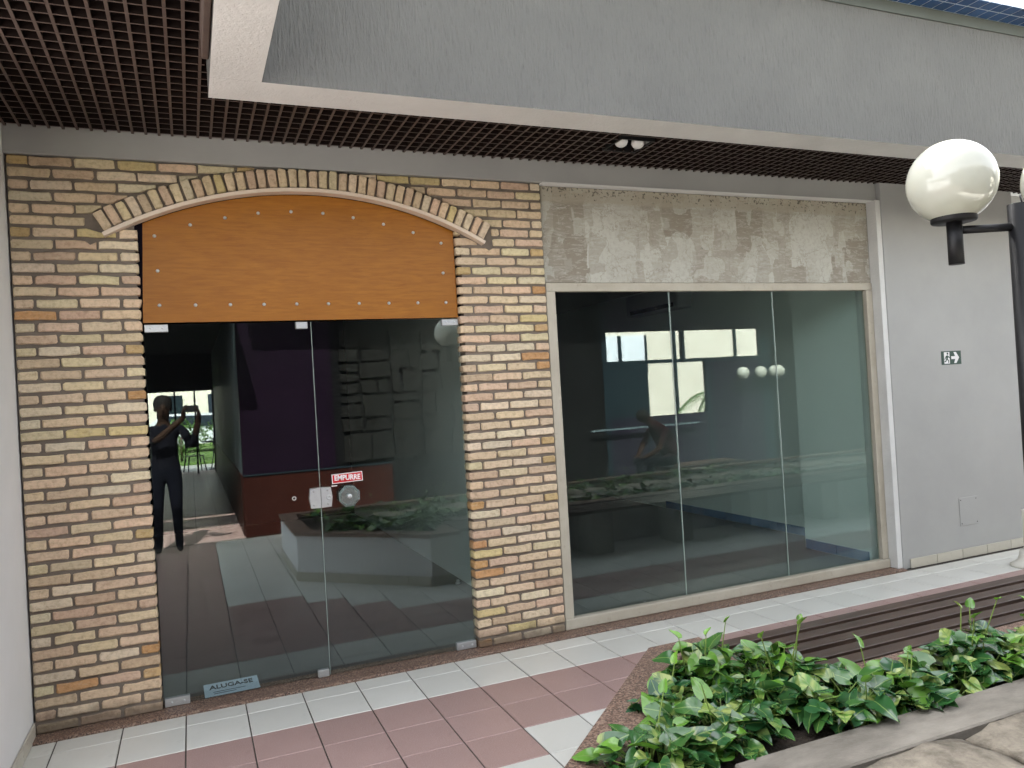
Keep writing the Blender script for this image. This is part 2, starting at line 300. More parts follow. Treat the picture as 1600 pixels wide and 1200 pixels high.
# ------------------------------------------------------------------ helpers
def link(name, me, mat, parent=None, base=None):
    o = bpy.data.objects.new(name, me); col.objects.link(o)
    if mat is not None and not me.materials: me.materials.append(MATS[mat])
    if parent is not None:
        o.parent = parent; o.matrix_parent_inverse = inv(parent)
    return o
_W = {}
def wm(o):
    mloc = Matrix.LocRotScale(o.location, o.rotation_euler, o.scale)
    return (wm(o.parent) @ o.matrix_parent_inverse @ mloc) if o.parent else mloc
def inv(p): return wm(p).inverted()
def tag(o, label, cat, group=None, kind=None):
    if label: o['label'] = label
    if cat: o['category'] = cat
    if group: o['group'] = group
    if kind: o['kind'] = kind
    return o
def thing(name, loc, label, cat, group=None):
    o = bpy.data.objects.new(name, None); col.objects.link(o); o.location = loc; o.empty_display_size = .1
    return tag(o, label, cat, group)
def me_from(bm, name, smooth=False):
    me = bpy.data.meshes.new(name); bm.normal_update(); bm.to_mesh(me); bm.free()
    if smooth:
        for p in me.polygons: p.use_smooth = True
    return me
def add_box(bm, x0, x1, y0, y1, z0, z1, bev=0, M=None):
    vs = [bm.verts.new(p) for p in ((x0, y0, z0), (x1, y0, z0), (x1, y1, z0), (x0, y1, z0), (x0, y0, z1), (x1, y0, z1), (x1, y1, z1), (x0, y1, z1))]
    fs = [bm.faces.new([vs[i] for i in f]) for f in ((3, 2, 1, 0), (4, 5, 6, 7), (0, 1, 5, 4), (1, 2, 6, 5), (2, 3, 7, 6), (3, 0, 4, 7))]
    if bev:
        es = list({e for f in fs for e in f.edges})
        r = bmesh.ops.bevel(bm, geom=es, offset=bev, segments=1, affect='EDGES', profile=.5)
    if M: bmesh.ops.transform(bm, matrix=M, verts=[v for v in bm.verts if v.index < 0 or v in vs])
    return bm
def box(name, x0, x1, y0, y1, z0, z1, mat, parent=None, bev=0):
    bm = bmesh.new(); add_box(bm, min(x0, x1), max(x0, x1), min(y0, y1), max(y0, y1), min(z0, z1), max(z0, z1), bev)
    return link(name, me_from(bm, name), mat, parent)
def prism(name, pts, z0, z1, mat, parent=None, bev=0):
    """vertical prism on an xy outline (counter-clockwise)"""
    bm = bmesh.new(); lo = [bm.verts.new((x, y, z0)) for x, y in pts]; hi = [bm.verts.new((x, y, z1)) for x, y in pts]; k = len(pts)
    bm.faces.new(lo[::-1]); bm.faces.new(hi)
    for i in range(k): bm.faces.new((lo[i], lo[(i+1) % k], hi[(i+1) % k], hi[i]))
    if bev: bmesh.ops.bevel(bm, geom=bm.edges[:], offset=bev, segments=2, affect='EDGES', profile=.5)
    return link(name, me_from(bm, name), mat, parent)
def add_tube(bm, pts, rad, seg=10, cap=True):
    pts = [Vector(p) for p in pts]; rings = []
    rads = rad if isinstance(rad, (list, tuple)) else [rad]*len(pts)
    ref = None
    for i, p in enumerate(pts):
        t = (pts[min(i+1, len(pts)-1)]-pts[max(i-1, 0)]).normalized()
        if ref is None: ref = Vector((1, 0, 0)) if abs(t.x) < .9 else Vector((0, 1, 0))
        a = (ref - t*ref.dot(t)).normalized(); ref = a; b = t.cross(a)
        rings.append([bm.verts.new(p+(a*math.cos(q)+b*math.sin(q))*rads[i]) for q in [2*math.pi*k/seg for k in range(seg)]])
    for r0, r1 in zip(rings, rings[1:]):
        for k in range(seg): bm.faces.new((r0[k], r0[(k+1) % seg], r1[(k+1) % seg], r1[k]))
    if cap: bm.faces.new(rings[0][::-1]); bm.faces.new(rings[-1])
def tube(name, pts, rad, mat, parent=None, seg=12, smooth=True):
    bm = bmesh.new(); add_tube(bm, pts, rad, seg); me = me_from(bm, name)
    if smooth:
        for p in me.polygons: p.use_smooth = len(p.vertices) == 4
    return link(name, me, mat, parent)
def lathe(name, prof, c, mat, parent=None, seg=32, smooth=True):
    bm = bmesh.new(); rings = []
    for r, z in prof:
        rings.append([bm.verts.new((c[0]+r*math.cos(2*math.pi*k/seg), c[1]+r*math.sin(2*math.pi*k/seg), c[2]+z)) for k in range(seg)] if r > 1e-5 else [bm.verts.new((c[0], c[1], c[2]+z))])
    for a, b_ in zip(rings, rings[1:]):
        for k in range(seg):
            k2 = (k+1) % seg
            if len(a) == 1: bm.faces.new((a[0], b_[k2], b_[k]))
            elif len(b_) == 1: bm.faces.new((a[k], a[k2], b_[0]))
            else: bm.faces.new((a[k], a[k2], b_[k2], b_[k]))
    bmesh.ops.recalc_face_normals(bm, faces=bm.faces[:])
    return link(name, me_from(bm, name, smooth), mat, parent)
def wallpoly(name, pts, y0, y1, mat, parent=None):
    """prism on an xz outline, from y0 (front) to y1"""
    bm = bmesh.new(); f = [bm.verts.new((x, y0, z)) for x, z in pts]; k = len(pts); b_ = [bm.verts.new((x, y1, z)) for x, z in pts]
    bm.faces.new(f); bm.faces.new(b_[::-1])
    for i in range(k): bm.faces.new((f[(i+1) % k], f[i], b_[i], b_[(i+1) % k]))
    bmesh.ops.recalc_face_normals(bm, faces=bm.faces[:])
    return link(name, me_from(bm, name), mat, parent)
def text(name, s, size, loc, rot, mat, parent=None, bold=0, width=None, shear=0):
    cu = bpy.data.curves.new(name, 'FONT'); cu.body = s; cu.size = size; cu.extrude = .0006; cu.offset = bold; cu.align_x = 'CENTER'; cu.align_y = 'CENTER'; cu.shear = shear
    t = bpy.data.objects.new(name, cu); col.objects.link(t); dg = bpy.context.evaluated_depsgraph_get()
    me = bpy.data.meshes.new_from_object(t.evaluated_get(dg)); bpy.data.objects.remove(t); bpy.data.curves.remove(cu)
    xs = [v.co.x for v in me.vertices]; k = (width/(max(xs)-min(xs))) if width else 1
    M_ = Matrix.Translation(loc) @ Euler(rot).to_matrix().to_4x4() @ Matrix.Diagonal((k, 1, 1, 1)); me.transform(M_); me.materials.clear()
    return link(name, me, mat, parent)

# ================================================================== THE SETTING
# ---- ground far out, street and garden behind
g = box('ground', -60, 60, -80, 40, -.35, -.05, 'patio'); tag(g, None, None, kind='structure')

# ---- walkway floor: grout bed with tiles
floor = box('walkway_floor', -3.2, 13.8, -5.4, .1, -.048, -.006, 'grout'); tag(floor, None, None, kind='structure')
PX, OX, PY, OY = .2963, -.0986, .2967, -.2583
PLANTER = [(.83, -3.9), (.83, -2.59), (1.81, -1.645), (2.05, -1.645), (2.05, -2.24), (12.5, -2.24), (12.5, -3.9)]
def in_planter(x, y):
    c_ = False; k = len(PLANTER)
    for i_ in range(k):
        (xa, ya), (xb, yb_) = PLANTER[i_], PLANTER[i_-1]
        if (ya > y) != (yb_ > y) and x < (xb-xa)*(y-ya)/(yb_-ya)+xa: c_ = not c_
    return c_
tile_meshes = {}
def tile_mesh(wx, wy):
    key = (round(wx, 3), round(wy, 3))
    if key not in tile_meshes:
        bm = bmesh.new(); add_box(bm, -wx/2, wx/2, -wy/2, wy/2, -.008, 0, 0)
        top = [e for e in bm.edges if all(v.co.z > -.001 for v in e.verts)]
        bmesh.ops.bevel(bm, geom=top, offset=.0022, segments=1, affect='EDGES'); tile_meshes[key] = me_from(bm, 'tile')
    return tile_meshes[key]
def tile_is_white(ix, iy):
    x = OX+(ix+.5)*PX
    if iy <= 0: return True
    if iy in (1, 2): return False
    lim = {3: 1.38, 4: 1.08, 5: .78}.get(iy, .19)
    return x > lim
tiles = []
for iy in range(-1, 18):
    y1 = OY-(iy)*PY; y0 = y1-PY
    if iy == -1: y1, y0 = -.106, OY
    for ix in range(-10, 47):
        x0 = OX+ix*PX
        xc, yc = x0+PX/2, (y0+y1)/2
        if y0 < -5.4 or all(in_planter(xc+sx_*PX/2, y_) for sx_ in (-1, 1) for y_ in (y0, y1)): continue
        tiles.append((xc, yc, PX-.0068, y1-y0-.0040, 'tile_white' if tile_is_white(ix, iy) else 'tile_pink'))
def dist_view(t):
    x, y = t[0], t[1]; vx, vy = x, y+4.55; dd = vx*fwd.x+vy*fwd.y
    inside = dd > .5 and abs(vx*rt.x+vy*rt.y) < dd*.72
    return (0 if inside else 50)+math.hypot(vx, vy)
tiles.sort(key=dist_view)
for xc, yc, wx, wy, mn in tiles[:300]:
    o = bpy.data.objects.new('tile', tile_mesh(wx, wy)); col.objects.link(o); o.parent = floor
    o.location = (xc, yc, random.uniform(-.0006, .0004)); o.rotation_euler = (random.gauss(0, .0012), random.gauss(0, .0012), 0)
    me = o.data
    if not me.materials: me.materials.append(MATS[mn])
    o.material_slots[0].link = 'OBJECT'; o.material_slots[0].material = MATS[mn]
for mn in ('tile_white', 'tile_pink'):
    bm = bmesh.new()
    for xc, yc, wx, wy, m_ in tiles[300:]:
        if m_ == mn: add_box(bm, xc-wx/2, xc+wx/2, yc-wy/2, yc+wy/2, -.008, -.0002)
    if len(bm.verts): tag(link('outer_tiles', me_from(bm, 'outer_tiles'), mn, floor), None, None, kind='stuff')
# corridor floor behind, larger grey planks
cf = box('corridor_floor', -3.2, .9, -17.2, -5.404, -.05, -.006, 'grout'); tag(cf, None, None, kind='structure')
bm = bmesh.new()
for i in range(8):
    for j in range(40):
        add_box(bm, -1.8+i*.3, -1.8+i*.3+.294, -5.41-(j+1)*.295, -5.41-j*.295-.004, -.02, -.001)
tag(link('corridor_tiles', me_from(bm, 'corridor_tiles'), 'tile_pink', cf), None, None, kind='stuff')

# ================================================================== OUR BUILDING
bld = thing('shop_building', (2.5, 1.0, 0), 'grey painted shopping gallery building holding both shop units under a slatted ceiling', 'building')
# painted band above the shopfronts and wall pieces
box('wall_band', -3.2, 5.163, -.022, .12, 2.955, 3.16, 'paint_grey', bld, .004)
wr = box('wall', 5.163, 6.735, -.062, .16, 0, 3.16, 'paint_grey', bld, .004)
box('wall', -3.2, -1.32, -.03, .12, 0, 2.95, 'paint_white', bld)
box('wall', 6.735, 14, .26, .40, 0, 3.16, 'paint_white', bld)
box('door_jamb', 6.95, 7.06, .16, .258, 0, 2.35, 'stucco_white', bld, .004)
# left column, white, with tile skirting
colm = box('column', -1.32, -.806, -1.0, .12, 0, 3.16, 'paint_white', bld, .006)
box('skirting_tile', -.804, -.794, -.30, -.012, .002, .078, 'tile_cream', colm, .002)
box('skirting_tile', -.804, -.794, -.60, -.304, .002, .078, 'tile_cream', colm, .002)
box('skirting_tile', -.804, -.794, -.90, -.604, .002, .078, 'tile_cream', colm, .002)
# skirting tiles along the white wall
for i in range(5):
    x0 = 5.235+.298*i if i else 5.235
    box('skirting_tile', x0, x0+.293, -.075, -.0635, .002, .076, 'tile_cream', wr, .002)
# structure above: roof slab, beams round the light well
box('roof_slab', -3.2, 15, -1.225, 7.2, 3.80, 3.95, 'roof', bld)
box('roof_slab', -3.2, .14, -2.1, -1.23, 3.80, 3.95, 'roof', bld)
box('upper_wall', -3.2, 15, -.9, 7.0, 3.951, 4.5, 'paint_white', bld)
def beam(name, x0, x1, y0, y1):
    bm = bmesh.new(); add_box(bm, x0, x1, y0, y1, 2.95, 3.795)
    me = bpy.data.meshes.new(name); bm.normal_update()
    for f in bm.faces: f.material_index = 1 if abs(f.normal.z) < .5 else 0
    bm.to_mesh(me); bm.free(); me.materials.append(MATS['stucco_white']); me.materials.append(MATS['comb_grey'])
    return link(name, me, None, bld)
beam('beam', .142, 15, -1.222, -1.0); beam('beam', .142, .345, -2.1, -1.2225)
box('beam_trim', .112, .138, -2.05, -1.33, 2.975, 3.10, 'slat_brown', bld, .003)
# mosaic clad edge above the beam
sof = box('mosaic_soffit', -.0, 15, -1.40, -1.2255, 3.812, 3.95, 'slab_edge', bld)
bm = bmesh.new(); add_box(bm, -.0455, .0455, -.0395, .0395, -.0018, 0); mtile = me_from(bm, 'mosaic_tile'); mtile.materials.append(MATS['mosaic_blue'])
for i in range(80):
    for j in range(2):
        o = bpy.data.objects.new('mosaic_tile', mtile); col.objects.link(o); o.parent = sof; o.location = (3.6+.1*i, -1.276-.088*j, 3.8118)
box('cove', .142, 15, -1.232, -1.2225, 3.742, 3.8105, 'cove_grey', bld)
# interiors
def room(x0, x1, y0, y1, zc, wallm, backm, floorm, x1b=None, ystep=None):
    box('interior_floor', x0, x1b or x1, y0, y1, -.045, -.004, floorm, bld)
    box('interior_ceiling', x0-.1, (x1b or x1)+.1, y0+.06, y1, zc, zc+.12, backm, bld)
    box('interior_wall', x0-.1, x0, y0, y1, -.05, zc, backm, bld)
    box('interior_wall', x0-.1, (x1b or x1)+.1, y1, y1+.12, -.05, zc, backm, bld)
    if x1b:
        a = box('interior_wall', x1, x1+.45, y0+.12, ystep, -.05, zc, wallm, bld); b_ = box('interior_wall', x1b, x1b+.1, ystep, y1, -.05, zc, wallm, bld)
        return a, b_
    return (box('interior_wall', x1, x1+.1, y0, y1, -.05, zc, wallm, bld),)
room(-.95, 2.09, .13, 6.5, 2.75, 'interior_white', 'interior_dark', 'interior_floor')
wa, wb = room(2.30, 5.17, .13, 8.5, 2.80, 'interior_white', 'interior_shaded', 'interior_floor', 5.55, 1.0)
box('skirting_tile', 5.158, 5.1685, .27, .62, .0, .085, 'navy_tile', wa, .002); box('skirting_tile', 5.158, 5.1685, .624, .985, .0, .085, 'navy_tile', wa, .002)
for i in range(7):
    box('skirting_tile', 5.538, 5.5485, 1.01+i*.40, 1.406+i*.40, 0, .085, 'navy_tile', wb, .002)
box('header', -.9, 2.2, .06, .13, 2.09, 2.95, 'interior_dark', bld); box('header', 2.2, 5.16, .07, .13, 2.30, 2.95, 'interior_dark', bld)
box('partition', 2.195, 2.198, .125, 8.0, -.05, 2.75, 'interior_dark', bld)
# door stop knob on the floor inside
lathe('door_stop', [(0, 0), (.022, 0), (.024, .01), (.014, .016), (.016, .034), (0, .038)], (2.02, 1.7, -.004), 'chrome', bld, 16)

# ---- threshold strip of granite along the shopfronts
thr = box('threshold_strip', -.80, 5.16, -.102, .128, -.03, .012, 'granite', bld, .003)

# ---- slatted ceiling
grid = thing('grid_ceiling', (1, -.5, 3.09), 'dark brown timber egg-crate grid ceiling over the walkway', 'ceiling')
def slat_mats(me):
    me.materials.clear(); me.materials.append(MATS['slat_shaded_flank']); me.materials.append(MATS['slat_brown'])
    for p in me.polygons: p.material_index = 1 if p.normal.z < -.5 else 0  # shade painted into the dark flanks; only the undersides keep the brown
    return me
random.seed(5)
xs = []; x = -2.4
while x < 10.4: xs.append(x); x += .0645
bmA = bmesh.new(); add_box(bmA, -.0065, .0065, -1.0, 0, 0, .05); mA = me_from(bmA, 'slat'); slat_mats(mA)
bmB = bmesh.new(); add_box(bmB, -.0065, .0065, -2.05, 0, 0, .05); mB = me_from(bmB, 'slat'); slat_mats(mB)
def slat(me, loc):
    o = bpy.data.objects.new('slat', me); col.objects.link(o); o.parent = grid; o.matrix_parent_inverse = inv(grid); o.location = loc; return o
SPOT = (2.485, 2.725, -.56, -.325)
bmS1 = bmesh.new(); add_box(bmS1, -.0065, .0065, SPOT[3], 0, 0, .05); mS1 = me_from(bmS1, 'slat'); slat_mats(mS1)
for x in xs:
    z = 3.09+random.uniform(-.0012, .0012)
    if x > .13 and SPOT[0]-.01 < x < SPOT[1]+.01:
        slat(mS1, (x, -.022, z)); continue
    slat(mB if x < .13 else mA, (x, -.022, z))
y = -.06; k = 0
while y > -2.05:
    k += 1; full = y > -.985
    rngs = [(-2.45, 10.4)] if full else [(-2.45, .135)]
    if SPOT[2]-.008 < y < SPOT[3]+.008: rngs = [(-2.45, SPOT[0]-.006), (SPOT[1]+.006, 10.4)]
    for a, c_ in rngs:
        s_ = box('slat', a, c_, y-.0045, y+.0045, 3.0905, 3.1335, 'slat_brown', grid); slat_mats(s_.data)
    y -= .0785
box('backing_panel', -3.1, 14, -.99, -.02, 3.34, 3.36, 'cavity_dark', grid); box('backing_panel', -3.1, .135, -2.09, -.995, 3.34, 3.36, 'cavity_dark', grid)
# recessed double spotlight
sp = thing('recessed_spotlight', (2.6, -.44, 3.09), 'small black recessed twin spotlight box with white lamp in the slatted ceiling', 'ceiling light')
bm = bmesh.new(); x0, x1, y0, y1 = SPOT
for a in ((x0, x1, y0, y0+.012), (x0, x1, y1-.012, y1), (x0, x0+.012, y0+.012, y1-.012), (x1-.012, x1, y0+.012, y1-.012)): add_box(bm, *a, 3.086, 3.20)
link('frame', me_from(bm, 'frame'), 'black_paint', sp); box('housing', x0+.0125, x1-.0125, y0+.0125, y1-.0125, 3.19, 3.21, 'black_matte', sp)
for cx in (2.545, 2.665): lathe('lamp', [(0, 0), (.018, .002), (.033, .012), (.042, .03), (.036, .055), (.02, .075), (0, .085)], (cx, -.46, 3.070), 'bulb_white', sp, 24)
box('reflector_plate', x1-.016, x1-.0125, y0+.02, y1-.02, 3.095, 3.18, 'steel_brushed', sp); box('reflector_plate', x0+.0125, x0+.016, y0+.02, y1-.02, 3.095, 3.18, 'steel_brushed', sp)

# ================================================================== BRICK FRONT
AX, AZ, RT = .697, .657, 2.180           # arch centre and outer radius of its timber trim
RI, RO = 2.186, 2.290                    # ring of bricks
A_END = math.asin(1.062/RT)
OPL, OPR = -.213, 1.585
def arc(x, r):
    d = r*r-(x-AX)**2
    return AZ+math.sqrt(d) if d > 0 else None
TINTS = [((0.601, 0.470, 0.322), 32), ((0.613, 0.457, 0.322), 26), ((0.624, 0.522, 0.339), 12), ((0.662, 0.557, 0.402), 16), ((0.530, 0.388, 0.272), 7), ((0.585, 0.475, 0.243), 3), ((0.518, 0.301, 0.141), 2)]
def tint(small=False):
    pool = TINTS if not small else TINTS[:4]+[((.50, .36, .18), 14), ((.48, .28, .13), 9)]
    t = random.choices([p[0] for p in pool], [p[1] for p in pool])[0]; k = random.uniform(.9, 1.1)
    return (*(c*k*random.uniform(.97, 1.03) for c in t), 1)
def brick(outline, y_front, y_back, parent, M=None, small=False, jit=.0017, bev=.0055):
    """irregular hand-made brick: jittered outline, rounded arris, uneven face"""
    pts = []
    if len(outline) == 4:            # knock the corners off
        oo = []
        for i in range(4):
            p_, q_, r_ = Vector(outline[i-1]), Vector(outline[i]), Vector(outline[(i+1) % 4]); c1_ = random.uniform(.003, .0085)
            oo += [tuple(q_+(p_-q_).normalized()*c1_), tuple(q_+(r_-q_).normalized()*c1_*random.uniform(.7, 1.5))]
        outline = oo
    k = len(outline)
    for i in range(k):
        a, b_ = Vector(outline[i]), Vector(outline[(i+1) % k]); L = (b_-a).length; nseg = max(1, int(L/.045))
        for j in range(nseg): pts.append(a.lerp(b_, j/nseg)+Vector((random.gauss(0, jit*.7), random.gauss(0, jit))))
    cx = sum(p.x for p in pts)/len(pts); cz = sum(p.y for p in pts)/len(pts)
    w_ = max(p.x for p in pts)-min(p.x for p in pts); h_ = max(p.y for p in pts)-min(p.y for p in pts)
    if w_ < .012 or h_ < .008: return
    kx, kz = max(.2, 1-2*bev/w_), max(.2, 1-2*bev/h_)
    yf = y_front+random.gauss(0, .0022)
    bm = bmesh.new()
    r0 = [bm.verts.new((p.x, y_back, p.y)) for p in pts]
    r1 = [bm.verts.new((p.x, yf+bev*.8, p.y)) for p in pts]
    r2_ = [bm.verts.new((cx+(p.x-cx)*kx, yf+random.gauss(0, .0010), cz+(p.y-cz)*kz)) for p in pts]
    for a, b_ in ((r0, r1), (r1, r2_)):
        for i in range(len(pts)): bm.faces.new((a[i], b_[i], b_[(i+1) % len(pts)], a[(i+1) % len(pts)]))
    f = bm.faces.new(r2_); bmesh.ops.triangulate(bm, faces=[f])
    bmesh.ops.recalc_face_normals(bm, faces=bm.faces[:])
    if M: bmesh.ops.transform(bm, matrix=M, verts=bm.verts[:])
    o = link('brick', me_from(bm, 'brick'), 'brick', parent); o.color = tint(small); return o
random.seed(21)
pierL = thing('brick_pier', (-.5, .05, 0), 'wide tan brick pier between the white column and the glass doors', 'brick pier', 'brick piers of the arched shopfront')
pierR = thing('brick_pier', (1.89, .05, 0), 'narrow tan brick pier between the glass doors and the plain shop window', 'brick pier', 'brick piers of the arched shopfront')
arch = thing('brick_arch', (AX, .03, 2.56), 'segmental arch of upright tan bricks with a pale curved trim', 'arch')
NC = 48; CH = 2.952/NC; BL = .201; JX, JZ = .0135, .0175
WX0, WX1 = -.798, 2.192
for ci in range(NC):
    z0 = ci*CH+JZ*.5+.006; z1 = (ci+1)*CH-JZ*.5+.006
    # joints of one course: running bond measured from each pier's jamb
    spans = []
    def run(xa, xb, off, BL=.201):
        x = xa-off*BL
        while x < xb-.002:
            a, b_ = max(x, xa), min(x+BL-JX, xb)
            if b_-a > .02: spans.append((a+random.gauss(0, .0015)*(a > xa), b_+random.gauss(0, .0015)*(b_ < xb)))
            x += BL
    odd = ci % 2
    if z0 > 2.845: run(WX0+.004, WX1-.004, .5*odd)
    elif z0 > 2.60:
        run(WX0+.004, WX1-.004, .5*odd)
    else:
        run(WX0+.004, OPL, .5*odd, (OPL-WX0-.004+JX)/3); run(OPR, WX1-.004, .5*(1-odd), (WX1-.004-OPR+JX)/3)
    for a, b_ in spans:
        nx = 9; cols_ = [a+(b_-a)*i/(nx-1) for i in range(nx)]
        low, upp, cut = [], [], False
        for x in cols_:
            ao = arc(x, RO+.012) if abs(x-AX) < (RO+.01)*math.sin(A_END)+.012 else None
            ai = arc(x, RT-.024) if ao else None
            inside = OPL < x < OPR
            if ao is None: (upp if z0 > 2.615 else low).append((x, z0, z1)); continue
            if ao < z1-.006: upp.append((x, max(z0, ao), z1)); cut = cut or ao > z0
            else: cut = True
            if not inside and ai > z0+.006: low.append((x, z0, min(z1, ai))); cut = cut or ai < z1
            if ao <= z0+.0001 and not cut: pass
        par = pierL if (a+b_)/2 < AX else pierR
        def piece(seq):
            if len(seq) < 2 or seq[-1][0]-seq[0][0] < .02: return
            ol = [(x, zl) for x, zl, zh in seq]+[(x, zh) for x, zl, zh in seq[::-1]]
            # drop collinear interior points
            keep = [p for i, p in enumerate(ol) if not (abs(ol[i-1][1]-p[1]) < 1e-5 and abs(ol[(i+1) % len(ol)][1]-p[1]) < 1e-5 and 0 < i < len(ol)-1 and ol[i-1][0] != p[0] != ol[(i+1) % len(ol)][0])]
            brick(keep, 0, .078, par, small=(seq[-1][0]-seq[0][0]) < .13)
        fu = [c for c in upp]; fl = [c for c in low]
        if len(fu) == nx: piece(fu)
        elif len(fl) == nx and not fu: piece(fl)
        else:
            piece(fu); piece(fl)
# mortar beds
def mortar(x0, x1, par, pts=None): wallpoly('mortar_bed', pts or [(x0, 0), (x1, 0), (x1, 2.952), (x0, 2.952)], .013, .12, 'mortar', par)
arcpts = [(AX+2.20*math.sin(t), AZ+2.20*math.cos(t)) for t in [(-A_END*.852+A_END*1.704*i/24) for i in range(25)]]
halfL = [p for p in arcpts if p[0] <= AX+1e-6]; halfR = [p for p in arcpts if p[0] >= AX-1e-6]
mortar(0, 0, pierL, [(WX0, 0), (OPL-.008, 0)]+halfL+[(AX, 2.952), (WX0, 2.952)])
mortar(0, 0, pierR, [(OPR+.008, 0), (WX1, 0), (WX1, 2.952), (AX, 2.952)]+halfR)
# returns of the jambs are the brick ends themselves; arch ring
nring = 40
for i in range(nring):
    t = -A_END*1.005+A_END*2.01*(i+.5)/nring
    hw = RT*A_END*2.01/nring/2-.0062
    M_ = Matrix.Translation((AX, 0, AZ)) @ Matrix.Rotation(t, 4, 'Y') @ Matrix.Rotation(random.gauss(0, .02), 4, 'Y')
    M_ = Matrix.Translation((AX, 0, AZ)) @ Matrix.Rotation(t, 4, 'Y')
    ro = RO+random.gauss(0, .004)
    brick([(-hw*.97, RI), (hw*.97, RI), (hw*1.03, ro), (-hw*1.03, ro)], -.034, .03, arch, M_)
bm = bmesh.new()
seg = 48
def arcstrip(r0, r1, ya, yb, e0):
    rings = []
    for i in range(seg+1):
        t = -e0+2*e0*i/seg; s, c_ = math.sin(t), math.cos(t)
        rings.append([bm.verts.new((AX+r*s, y_, AZ+r*c_)) for r, y_ in ((r0, ya), (r1, ya), (r1, yb), (r0, yb))])
    for p, q in zip(rings, rings[1:]):
        for k in range(4): bm.faces.new((p[k], p[(k+1) % 4], q[(k+1) % 4], q[k]))
    bm.faces.new(rings[0]); bm.faces.new(rings[-1][::-1])
    bmesh.ops.recalc_face_normals(bm, faces=bm.faces[:])
arcstrip(RT-.021, RT, -.046, .026, A_END*1.012); link('trim', me_from(bm, 'trim'), 'arch_trim', arch)
bm = bmesh.new(); arcstrip(RI-.004, RO-.01, -.016, .012, A_END*1.0); link('mortar_bed', me_from(bm, 'mortar_bed'), 'mortar', arch)

# ---- orange arched panel with chrome bolts
pan = thing('arched_panel', (AX, .04, 2.085), 'orange varnished arched timber panel studded with chrome bolts above the glass doors', 'panel')
e = math.asin((OPR-.006-AX)/(RT-.024))
pts = [(OPL+.004, 2.084), (OPR-.004, 2.084)]+[(AX+(RT-.0235)*math.sin(t), AZ+(RT-.0235)*math.cos(t)) for t in [e-2*e*i/30 for i in range(31)]]
wallpoly('board', pts, .030, .052, 'orange_panel', pan)
for x, z in [(-.13, 2.556), (.053, 2.622), (.236, 2.667), (.415, 2.70), (.598, 2.715), (.78, 2.712), (.957, 2.692), (1.139, 2.658), (1.322, 2.612), (1.498, 2.55), (-.123, 2.366), (1.50, 2.363)]+[(-.123+.1812*i, 2.178) for i in range(10)]:
    o = lathe('bolt', [(0, .0095), (.005, .008), (.0088, .004), (.0095, 0), (.0095, -.003)], (0, 0, 0), 'chrome', pan, 14)
    o.data.transform(Matrix.Translation((x, .0298, z)) @ Matrix.Rotation(R(90), 4, 'X'))

# ---- glass doors
GY0, GY1 = .038, .048
def door(x0, x1, label):
    d = thing('glass_door', ((x0+x1)/2, .043, .012), label, 'glass door', 'frameless glass doors under the arch')
    box('pane', x0, x1, GY0, GY1, .018, 2.074, 'door_glass', d, .0012); return d
dl = door(-.207, .6745, 'left frameless glass door with a paper notice at its foot and a round hole')
dr = door(.6795, 1.579, 'right frameless glass door with red push sticker and octagonal glass handle')
box('polished_edge', .6746, .6768, GY0+.0005, GY1-.0005, .0182, 2.0738, 'glass_edge', dl)
def patch(par, x0, x1, z0, z1, bolts=2):
    p = box('patch_fitting', x0, x1, GY0-.0125, GY1+.0125, z0, z1, 'steel_brushed', par, .003)
    for i in range(bolts):
        xx = x0+(x1-x0)*(.28+.5*i)
        s = lathe('screw', [(0, .0025), (.006, .002), (.0065, 0)], (0, 0, 0), 'chrome', p, 12); s.data.transform(Matrix.Translation((xx, GY0-.0127, (z0+z1)/2)) @ Matrix.Rotation(R(90), 4, 'X'))
    return p
patch(dl, -.205, -.087, 2.032, 2.074); patch(dl, .589, .655, 2.034, 2.0745, 0); patch(dl, -.203, -.078, .014, .058); patch(dl, .606, .668, .0135, .055, 0)
patch(dr, 1.474, 1.578, 2.034, 2.074); patch(dr, 1.45, 1.578, .014, .06)
def lockplate(par, side):
    xa = .677; x_in, x_out = (xa-.0015, xa-.066) if side < 0 else (xa+.0015, xa+.066)
    zz = [(x_in, .988), (x_in, 1.106), (x_out+.008*(-side), 1.103), (x_out, 1.046), (x_out+.008*(-side), .990)]
    lk = wallpoly('lock_plate', zz, GY0-.012, GY1+.012, 'chrome', par)
    for z in (1.008, 1.088):
        s = lathe('screw', [(0, .003), (.006, .0025), (.007, 0)], (0, 0, 0), 'steel_brushed', lk, 12); s.data.transform(Matrix.Translation((xa+side*.040, GY0-.0122, z)) @ Matrix.Rotation(R(90), 4, 'X'))
    if side > 0:
        s = lathe('keyhole_ring', [(.006, .001), (.009, .004), (.014, .004), (.0155, 0)], (0, 0, 0), 'chrome', lk, 18); s.data.transform(Matrix.Translation((xa+.045, GY0-.0122, 1.045)) @ Matrix.Rotation(R(90), 4, 'X'))
lockplate(dl, -1); lockplate(dr, 1)
s = lathe('hole_ring', [(.007, 0), (.0075, .003), (.011, .003), (.012, 0)], (0, 0, 0), 'chrome', dl, 18); s.data.transform(Matrix.Translation((.527, GY0-.001, 1.058)) @ Matrix.Rotation(R(90), 4, 'X'))
h = lathe('handle', [(0, 0), (.058, 0), (.0665, .010), (.0665, .016), (.052, .026), (0, .026)], (0, 0, 0), 'knob_glass', dr, 8, False)
h.data.transform(Matrix.Translation((.836, GY0-.022, 1.043)) @ Matrix.Rotation(R(90), 4, 'X') @ Matrix.Rotation(R(22.5), 4, 'Z'))
s = lathe('handle_bolt', [(0, .052), (.012, .05), (.014, .046), (.014, 0)], (0, 0, 0), 'chrome', h, 18); s.data.transform(Matrix.Translation((.836, GY0-.0005, 1.043)) @ Matrix.Rotation(R(90), 4, 'X'))
